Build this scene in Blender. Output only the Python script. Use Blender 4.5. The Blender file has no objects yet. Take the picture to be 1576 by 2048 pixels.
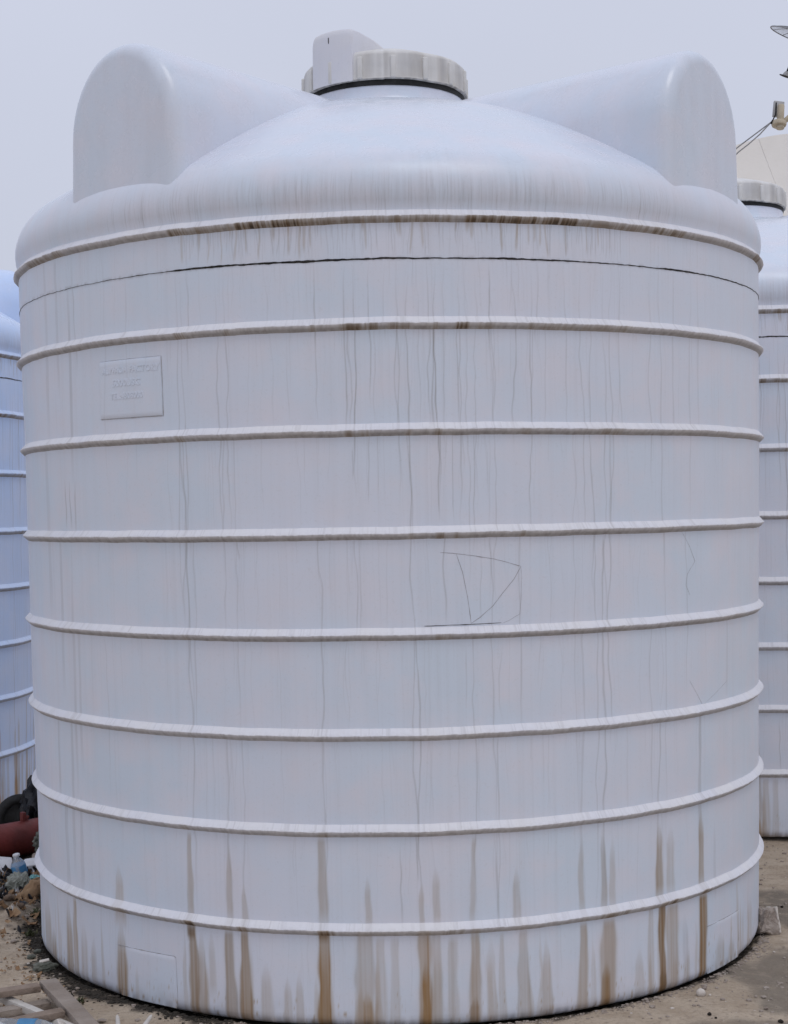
import bpy, bmesh, math, random
import numpy as np
from mathutils import Vector, Matrix, noise

C = bpy.context.scene
COL = C.collection
R = math.radians
random.seed(3)
rng = np.random.default_rng(11)

# ------------------------------------------------------------------ camera
cam_d = bpy.data.cameras.new('camera')
cam = bpy.data.objects.new('camera', cam_d)
COL.objects.link(cam)
cam_d.sensor_fit = 'VERTICAL'
cam_d.sensor_height = 24.0
cam_d.sensor_width = 24.0 * 788 / 1024
cam_d.lens = 36.545
cam_d.clip_start = 0.05
cam_d.clip_end = 3000
PITCH, ROLL, YAW = -0.0031, 0.0187, 0.0006
fwd = Vector((math.sin(YAW) * math.cos(PITCH), math.cos(YAW) * math.cos(PITCH), math.sin(PITCH)))
rt0 = Vector((math.cos(YAW), -math.sin(YAW), 0))
up0 = rt0.cross(fwd)
rt = rt0 * math.cos(ROLL) - up0 * math.sin(ROLL)
up = rt0 * math.sin(ROLL) + up0 * math.cos(ROLL)
M4 = Matrix((rt, up, -fwd)).transposed().to_4x4()
M4.translation = Vector((0, -5.9613, 1.5488))
cam.matrix_world = M4
C.camera = cam

# ------------------------------------------------------------------ sky: overcast, thin blue in it
SUN_EL, SUN_AZ = 62, 25          # sun behind the cloud: elevation, and degrees right of the camera, behind it
w = bpy.data.worlds.new('World')
C.world = w
w.use_nodes = True
nt = w.node_tree
nt.nodes.clear()
sky = nt.nodes.new('ShaderNodeTexSky')
sky.sky_type = 'NISHITA'
sky.sun_disc = False
sky.sun_elevation = R(SUN_EL)
sky.sun_rotation = R(180 - SUN_AZ)
sky.air_density = 1.0
sky.dust_density = 4.0
b1 = nt.nodes.new('ShaderNodeBackground')
b1.inputs[1].default_value = 0.05 * 0.25
nt.links.new(sky.outputs[0], b1.inputs[0])
geo = nt.nodes.new('ShaderNodeTexCoord')
sep = nt.nodes.new('ShaderNodeSeparateXYZ')
nt.links.new(geo.outputs['Generated'], sep.inputs[0])
ramp = nt.nodes.new('ShaderNodeValToRGB')
ramp.color_ramp.elements[0].position = 0.0
ramp.color_ramp.elements[0].color = (0.525, 0.55, 0.655, 1)
ramp.color_ramp.elements[1].position = 1.0
ramp.color_ramp.elements[1].color = (0.70, 0.735, 0.86, 1)
nt.links.new(sep.outputs['Z'], ramp.inputs[0])
cl = nt.nodes.new('ShaderNodeTexNoise')
cl.inputs['Scale'].default_value = 2.2
cl.inputs['Detail'].default_value = 4
nt.links.new(geo.outputs['Generated'], cl.inputs['Vector'])
clm = nt.nodes.new('ShaderNodeMapRange')
clm.inputs['From Min'].default_value = 0.3
clm.inputs['From Max'].default_value = 0.7
clm.inputs['To Min'].default_value = 0.965
clm.inputs['To Max'].default_value = 1.035
nt.links.new(cl.outputs['Fac'], clm.inputs['Value'])
b2 = nt.nodes.new('ShaderNodeBackground')
nt.links.new(ramp.outputs[0], b2.inputs[0])
nt.links.new(clm.outputs[0], b2.inputs[1])
addn = nt.nodes.new('ShaderNodeAddShader')
nt.links.new(b1.outputs[0], addn.inputs[0])
nt.links.new(b2.outputs[0], addn.inputs[1])
wo = nt.nodes.new('ShaderNodeOutputWorld')
nt.links.new(addn.outputs[0], wo.inputs[0])

sun_d = bpy.data.lights.new('sun', 'SUN')
sun_d.energy = 0.5
sun_d.angle = R(25)
sun_d.color = (1.0, 0.975, 0.94)
sun = bpy.data.objects.new('sun', sun_d)
COL.objects.link(sun)
sdir = Vector((math.sin(R(SUN_AZ)) * math.cos(R(SUN_EL)), -math.cos(R(SUN_AZ)) * math.cos(R(SUN_EL)), math.sin(R(SUN_EL))))
sun.rotation_euler = sdir.to_track_quat('Z', 'Y').to_euler()

C.view_settings.view_transform = 'Standard'
C.view_settings.look = 'None'
C.view_settings.exposure = 0.0
C.view_settings.gamma = 1.0
C.view_settings.use_curve_mapping = False

# ------------------------------------------------------------------ helpers
def thing(name, label, cat, loc=(0, 0, 0), group=None, rz=0):
    o = bpy.data.objects.new(name, None)
    COL.objects.link(o)
    o.location = loc
    o.rotation_euler = (0, 0, rz)
    o.empty_display_size = 0.1
    tag(o, label, cat, group)
    return o

def tag(o, label=None, cat=None, group=None, kind=None):
    if label: o['label'] = label
    if cat: o['category'] = cat
    if group: o['group'] = group
    if kind: o['kind'] = kind
    return o

def link_mesh(name, me, mat=None, parent=None, smooth=True):
    if mat is not None and len(me.materials) == 0:
        me.materials.append(mat)
    o = bpy.data.objects.new(name, me)
    COL.objects.link(o)
    if parent is not None: o.parent = parent
    if smooth and len(me.polygons):
        me.polygons.foreach_set('use_smooth', np.ones(len(me.polygons), dtype=bool))
    return o

def from_bm(name, bm, mat=None, parent=None, smooth=True, sharp=None):
    me = bpy.data.meshes.new(name)
    bmesh.ops.recalc_face_normals(bm, faces=bm.faces)
    bm.to_mesh(me)
    bm.free()
    if sharp is not None and smooth:
        me.polygons.foreach_set('use_smooth', np.ones(len(me.polygons), dtype=bool))
        me.set_sharp_from_angle(angle=R(sharp))
    return link_mesh(name, me, mat, parent, smooth)

def grid_mesh(name, P, mat=None, parent=None, attr=None, wrap=False, flip=False, smooth=True):
    """P: (rows, cols, 3) array -> quad mesh; attr: (rows, cols, 3) stain colours."""
    nr, nc = P.shape[:2]
    idx = np.arange(nr * nc).reshape(nr, nc)
    if wrap:
        a = idx; b = np.roll(idx, -1, 1)
        q = np.stack([a[:-1], b[:-1], b[1:], a[1:]], -1).reshape(-1, 4)
    else:
        q = np.stack([idx[:-1, :-1], idx[:-1, 1:], idx[1:, 1:], idx[1:, :-1]], -1).reshape(-1, 4)
    if flip: q = q[:, ::-1]
    me = bpy.data.meshes.new(name)
    me.vertices.add(nr * nc)
    me.vertices.foreach_set('co', P.reshape(-1).astype(np.float32))
    me.loops.add(q.size)
    me.loops.foreach_set('vertex_index', q.reshape(-1).astype(np.int32))
    me.polygons.add(len(q))
    me.polygons.foreach_set('loop_start', (np.arange(len(q)) * 4).astype(np.int32))
    me.update(calc_edges=True)
    if attr is not None:
        at = me.color_attributes.new('stain', 'BYTE_COLOR', 'POINT')
        rgba = np.ones((nr * nc, 4), np.float32)
        rgba[:, :3] = np.clip(attr.reshape(-1, 3), 0, 1)
        at.data.foreach_set('color', rgba.reshape(-1))
    me.validate()
    return link_mesh(name, me, mat, parent, smooth)

def add_box(bm, size, mat4=None, bevel=0.0, seg=2):
    r = bmesh.ops.create_cube(bm, size=1.0)
    vs = r['verts']
    bmesh.ops.scale(bm, vec=size, verts=vs)
    if bevel:
        es = list({e for v in vs for e in v.link_edges})
        g = bmesh.ops.bevel(bm, geom=es, offset=bevel, segments=seg, affect='EDGES', profile=0.6)
        vs = list({v for f in g['faces'] for v in f.verts} | {v for v in vs if v.is_valid})
    if mat4 is not None:
        bmesh.ops.transform(bm, matrix=mat4, verts=vs)
    return vs

def add_tube(bm, pts, rad, seg=10, cap=True):
    pts = [Vector(p) for p in pts]
    rads = rad if isinstance(rad, (list, tuple)) else [rad] * len(pts)
    rings = []
    ref = None
    for i, p in enumerate(pts):
        t = (pts[min(i + 1, len(pts) - 1)] - pts[max(i - 1, 0)]).normalized()
        if ref is None:
            ref = Vector((0, 0, 1)) if abs(t.z) < 0.9 else Vector((1, 0, 0))
        u = t.cross(ref).normalized()
        v = u.cross(t).normalized()
        ref = v
        rings.append([bm.verts.new(p + (u * math.cos(a) + v * math.sin(a)) * rads[i])
                      for a in [2 * math.pi * k / seg for k in range(seg)]])
    for a, b in zip(rings[:-1], rings[1:]):
        for k in range(seg):
            bm.faces.new((a[k], a[(k + 1) % seg], b[(k + 1) % seg], b[k]))
    if cap:
        bm.faces.new(rings[0][::-1]); bm.faces.new(rings[-1])

def add_lathe(bm, prof, seg=32, mat4=None, closed=False):
    rings = []
    for r, z in prof:
        rings.append([bm.verts.new((r * math.cos(2 * math.pi * k / seg), r * math.sin(2 * math.pi * k / seg), z)) for k in range(seg)])
    pairs = list(zip(rings[:-1], rings[1:]))
    if closed: pairs.append((rings[-1], rings[0]))
    for a, b in pairs:
        for k in range(seg):
            bm.faces.new((a[k], a[(k + 1) % seg], b[(k + 1) % seg], b[k]))
    if not closed:
        bm.faces.new(rings[0][::-1]); bm.faces.new(rings[-1])
    if mat4 is not None:
        bmesh.ops.transform(bm, matrix=mat4, verts=[v for rr in rings for v in rr])

def axis_mat(p, d, roll_ref=(0, 0, 1)):
    """local z along d, origin p"""
    d = Vector(d).normalized()
    x = Vector(roll_ref).cross(d)
    if x.length < 1e-4: x = Vector((1, 0, 0)).cross(d)
    x.normalize()
    y = d.cross(x)
    m = Matrix((x, y, d)).transposed().to_4x4()
    m.translation = Vector(p)
    return m

def crumple(name, scale, seed, mat, parent=None, sub=4, amp=0.35, freq=2.2, ridge=True, flat=False, zmin=None, rot=0):
    bm = bmesh.new()
    bmesh.ops.create_icosphere(bm, subdivisions=sub, radius=1.0)
    off = Vector((seed * 7.3, seed * 3.1, seed * 1.7))
    for v in bm.verts:
        p = v.co.normalized()
        n = 0; f = freq; a = amp
        for k in range(4):
            q = noise.noise(p * f + off)
            n += a * ((1 - abs(q) * 2.2) - .55 if ridge else q)
            f *= 2.1; a *= 0.52
        c = p * (1 + n)
        v.co = Vector((c.x * scale[0], c.y * scale[1], c.z * scale[2]))
    if rot: bmesh.ops.rotate(bm, cent=(0, 0, 0), matrix=Matrix.Rotation(rot, 3, 'Z'), verts=bm.verts)
    if zmin is not None:
        for v in bm.verts:
            if v.co.z < zmin: v.co.z = zmin + (v.co.z - zmin) * 0.1
    return from_bm(name, bm, mat, parent, smooth=not flat, sharp=38 if not flat else None)

# ------------------------------------------------------------------ materials
def new_mat(name):
    m = bpy.data.materials.new(name)
    m.use_nodes = True
    n = m.node_tree.nodes
    p = n['Principled BSDF']
    return m, n, m.node_tree.links, p

def mixc(n, l, fac, a, b):
    x = n.new('ShaderNodeMix')
    x.data_type = 'RGBA'
    for s, v in ((x.inputs[0], fac), (x.inputs[6], a), (x.inputs[7], b)):
        if hasattr(v, 'is_output'): l.new(v, s)
        elif isinstance(v, (int, float)): s.default_value = v
        else: s.default_value = (*v, 1)
    return x.outputs[2]

def noise_fac(n, l, scale, detail=4, lo=0.35, hi=0.65, vec=None, rough=0.55, coord='Object'):
    t = n.new('ShaderNodeTexNoise')
    t.inputs['Scale'].default_value = scale
    t.inputs['Detail'].default_value = detail
    t.inputs['Roughness'].default_value = rough
    if vec is None:
        tc = n.new('ShaderNodeTexCoord')
        vec = tc.outputs[coord]
    l.new(vec, t.inputs['Vector'])
    m = n.new('ShaderNodeMapRange')
    m.inputs['From Min'].default_value = lo
    m.inputs['From Max'].default_value = hi
    l.new(t.outputs['Fac'], m.inputs['Value'])
    return m.outputs[0]

def stretched(n, l, sc):
    tc = n.new('ShaderNodeTexCoord')
    mp = n.new('ShaderNodeMapping')
    mp.inputs['Scale'].default_value = sc
    l.new(tc.outputs['Object'], mp.inputs['Vector'])
    return mp.outputs[0]

def math_n(n, l, op, a, b):
    x = n.new('ShaderNodeMath'); x.operation = op; x.use_clamp = True
    for s, v in zip(x.inputs, (a, b)):
        if hasattr(v, 'is_output'): l.new(v, s)
        else: s.default_value = v
    return x.outputs[0]

def bump(n, l, p, h, strength=0.2, dist=0.01):
    b = n.new('ShaderNodeBump')
    b.inputs['Strength'].default_value = strength
    b.inputs['Distance'].default_value = dist
    l.new(h, b.inputs['Height'])
    l.new(b.outputs[0], p.inputs['Normal'])

def plastic(name, c1, c2, c3, rough=0.38):
    m, n, l, p = new_mat(name)
    c = mixc(n, l, noise_fac(n, l, 1.6, 3), c1, c2)
    c = mixc(n, l, noise_fac(n, l, 7.0, 5, 0.4, 0.75), c, c3)
    # fine grime speckle and faint vertical washing marks
    sp = noise_fac(n, l, 120, 3, 0.58, 0.8)
    c = mixc(n, l, math_n(n, l, 'MULTIPLY', sp, 0.16), c, (0.42, 0.41, 0.39))
    st = noise_fac(n, l, 1.0, 3, 0.52, 0.8, vec=stretched(n, l, (30, 30, 0.9)))
    c = mixc(n, l, math_n(n, l, 'MULTIPLY', st, 0.07), c, (0.45, 0.43, 0.42))
    at = n.new('ShaderNodeAttribute'); at.attribute_name = 'stain'
    sx = n.new('ShaderNodeSeparateColor')
    l.new(at.outputs['Color'], sx.inputs[0])
    br = noise_fac(n, l, 1.0, 4, 0.22, 0.62, vec=stretched(n, l, (90, 90, 14)))
    br = math_n(n, l, 'ADD', math_n(n, l, 'MULTIPLY', br, 0.25), 0.75)
    g = math_n(n, l, 'MULTIPLY', sx.outputs[0], br)
    c = mixc(n, l, g, c, (0.25, 0.236, 0.228))
    r = math_n(n, l, 'MULTIPLY', sx.outputs[1], br)
    nz_ = noise_fac(n, l, 1.0, 3, 0.25, 0.75, vec=stretched(n, l, (40, 40, 5)))
    rt_ = math_n(n, l, 'MULTIPLY', math_n(n, l, 'ADD', math_n(n, l, 'MULTIPLY', nz_, 0.5), 0.6), math_n(n, l, 'POWER', sx.outputs[1], 1.5))
    rc = mixc(n, l, rt_, (0.45, 0.365, 0.255), (0.29, 0.160, 0.060))
    c = mixc(n, l, sx.outputs[1], c, rc)
    d = math_n(n, l, 'MULTIPLY', sx.outputs[2], br)
    c = mixc(n, l, d, c, (0.035, 0.028, 0.022))
    l.new(c, p.inputs['Base Color'])
    tz = n.new('ShaderNodeTexCoord'); sz = n.new('ShaderNodeSeparateXYZ')
    l.new(tz.outputs['Object'], sz.inputs[0])
    rz_ = n.new('ShaderNodeMapRange')               # the sloping roof is washed by rain and stays shiny, the wall is dusty
    rz_.inputs['From Min'].default_value = 2.50; rz_.inputs['From Max'].default_value = 2.62
    rz_.inputs['To Min'].default_value = rough; rz_.inputs['To Max'].default_value = 0.20 if rough < .5 else rough
    l.new(sz.outputs['Z'], rz_.inputs['Value'])
    rr = math_n(n, l, 'ADD', rz_.outputs[0], math_n(n, l, 'MULTIPLY', noise_fac(n, l, 14, 4), 0.10))
    l.new(rr, p.inputs['Roughness'])
    p.inputs['Specular IOR Level'].default_value = 0.5
    bump(n, l, p, noise_fac(n, l, 22, 3, 0.2, 0.8), 0.05, 0.004)
    return m

M_WHITE = plastic('white_polyethylene', (0.685, 0.725, 0.82), (0.64, 0.72, 0.82), (0.72, 0.72, 0.79))
M_BLUE = plastic('bluish_polyethylene', (0.58, 0.71, 0.95), (0.53, 0.67, 0.93), (0.63, 0.72, 0.92))
M_RIB = plastic('weathered_rib_plastic', (0.78, 0.785, 0.83), (0.75, 0.76, 0.82), (0.79, 0.785, 0.80), 0.55)
M_LID = plastic('dirty_grey_lid_plastic', (0.68, 0.67, 0.645), (0.73, 0.725, 0.71), (0.58, 0.56, 0.51), 0.55)

def simple(name, c1, c2, scale=12, rough=0.8, bmp=0.3, bscale=40, metal=0.0, bdist=0.01, spec=0.3):
    m, n, l, p = new_mat(name)
    c = mixc(n, l, noise_fac(n, l, scale, 5), c1, c2)
    l.new(c, p.inputs['Base Color'])
    p.inputs['Roughness'].default_value = rough
    p.inputs['Metallic'].default_value = metal
    p.inputs['Specular IOR Level'].default_value = spec
    if bmp: bump(n, l, p, noise_fac(n, l, bscale, 5, 0.2, 0.8), bmp, bdist)
    return m

M_BLACK = simple('black_rubber_and_gap_shade', (0.012, 0.012, 0.012), (0.03, 0.03, 0.03), 20, 0.7)
M_SEAM = simple('dirt_filled_joint', (0.016, 0.015, 0.015), (0.045, 0.04, 0.036), 30, 0.9)
M_CREASE = simple('dirt_in_crease', (0.27, 0.26, 0.27), (0.42, 0.41, 0.42), 60, 0.9, 0)
M_GROOVE = simple('grime_in_edge', (0.33, 0.32, 0.32), (0.46, 0.45, 0.45), 60, 0.9, 0)
M_WOOD = simple('weathered_wood', (0.30, 0.235, 0.19), (0.20, 0.15, 0.115), 9, 0.85, 0.5, 60)
M_WOOD2 = simple('grey_weathered_wood', (0.34, 0.29, 0.25), (0.25, 0.205, 0.17), 9, 0.85, 0.5, 60)
M_RED = simple('faded_red_paint', (0.17, 0.030, 0.025), (0.09, 0.018, 0.015), 9, 0.55, 0.2)
M_FOAM = simple('white_foam', (0.66, 0.66, 0.67), (0.54, 0.54, 0.55), 14, 0.9, 0.3, 120)
M_ROCK = simple('lichened_rock', (0.19, 0.19, 0.16), (0.07, 0.075, 0.06), 22, 0.95, 0.8, 40)
M_CONC = simple('broken_concrete', (0.40, 0.345, 0.30), (0.27, 0.22, 0.185), 26, 0.95, 0.8, 50)
M_PALE = simple('pale_plaster', (0.66, 0.61, 0.55), (0.56, 0.51, 0.46), 20, 0.9, 0.4, 60)
M_DARKLUMP = simple('dark_dung', (0.035, 0.028, 0.022), (0.015, 0.012, 0.01), 40, 0.9, 0.5, 80)
M_PAPER = simple('brown_paper', (0.34, 0.225, 0.13), (0.24, 0.14, 0.075), 18, 0.85, 0.4, 50)
M_TURQ = simple('turquoise_film', (0.25, 0.50, 0.48), (0.07, 0.22, 0.22), 16, 0.4, 0.4, 40)
M_BAG = simple('greenish_film_bag', (0.33, 0.34, 0.30), (0.17, 0.18, 0.15), 12, 0.4, 0.5, 30)
M_BLUELAB = simple('blue_label_film', (0.05, 0.18, 0.36), (0.09, 0.26, 0.45), 30, 0.4, 0)
M_STAKE = simple('off_white_plastic', (0.60, 0.57, 0.53), (0.50, 0.47, 0.43), 30, 0.6, 0.2)
M_FILMFILL = simple('black_film_filler', (0.012, 0.012, 0.014), (0.02, 0.02, 0.024), 12, 0.5, 0.4, 30)  # black for the film scraps and the filler that darkens the gap
M_CREAM = simple('cream_paint', (0.78, 0.745, 0.69), (0.75, 0.715, 0.66), 4, 0.6, 0.05)
M_CREAM2 = simple('dirty_cream_plastic', (0.56, 0.49, 0.37), (0.46, 0.40, 0.30), 18, 0.6, 0.1)
M_GREYMET = simple('grey_galvanised', (0.42, 0.42, 0.42), (0.32, 0.32, 0.33), 20, 0.5, 0.1, metal=0.2)
M_MESH = simple('grey_dish_mesh', (0.24, 0.25, 0.27), (0.30, 0.31, 0.33), 20, 0.6, 0)
M_SOIL = simple('dark_damp_soil', (0.055, 0.046, 0.037), (0.028, 0.025, 0.02), 18, 0.95, 0.9, 60)
M_WEED = simple('weed_leaf', (0.05, 0.065, 0.028), (0.085, 0.08, 0.04), 30, 0.8, 0)

def clear_film(name, col, rough=0.15):
    m, n, l, p = new_mat(name)
    p.inputs['Base Color'].default_value = (*col, 1)
    p.inputs['Roughness'].default_value = rough
    p.inputs['Transmission Weight'].default_value = 0.75
    p.inputs['IOR'].default_value = 1.2
    return m
M_PET = clear_film('clear_bottle_plastic', (0.82, 0.86, 0.90))

def ground_mat():
    m, n, l, p = new_mat('sandy_dirt')
    c = mixc(n, l, noise_fac(n, l, 1.3, 5), (0.56, 0.465, 0.36), (0.48, 0.395, 0.30))
    c = mixc(n, l, noise_fac(n, l, 9, 6, 0.4, 0.7), c, (0.41, 0.325, 0.24))
    c = mixc(n, l, math_n(n, l, 'MULTIPLY', noise_fac(n, l, 60, 4, 0.5, 0.75), 0.6), c, (0.26, 0.20, 0.155))
    c = mixc(n, l, math_n(n, l, 'MULTIPLY', noise_fac(n, l, 110, 2, 0.6, 0.8), 0.6), c, (0.58, 0.52, 0.45))
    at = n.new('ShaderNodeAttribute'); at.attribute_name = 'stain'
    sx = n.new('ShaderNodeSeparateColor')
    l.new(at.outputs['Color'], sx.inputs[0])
    wet = math_n(n, l, 'MULTIPLY', sx.outputs[0], math_n(n, l, 'ADD', noise_fac(n, l, 14, 5, 0.3, 0.6), 0.45))
    c = mixc(n, l, wet, c, (0.20, 0.172, 0.14))
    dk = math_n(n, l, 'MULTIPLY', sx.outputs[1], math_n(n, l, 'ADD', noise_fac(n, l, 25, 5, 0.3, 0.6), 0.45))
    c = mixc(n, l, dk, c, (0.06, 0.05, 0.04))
    l.new(c, p.inputs['Base Color'])
    p.inputs['Roughness'].default_value = 0.95
    p.inputs['Specular IOR Level'].default_value = 0.2
    bump(n, l, p, noise_fac(n, l, 45, 8, 0.2, 0.8, rough=0.7), 0.6, 0.02)
    return m
M_GROUND = ground_mat()

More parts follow.
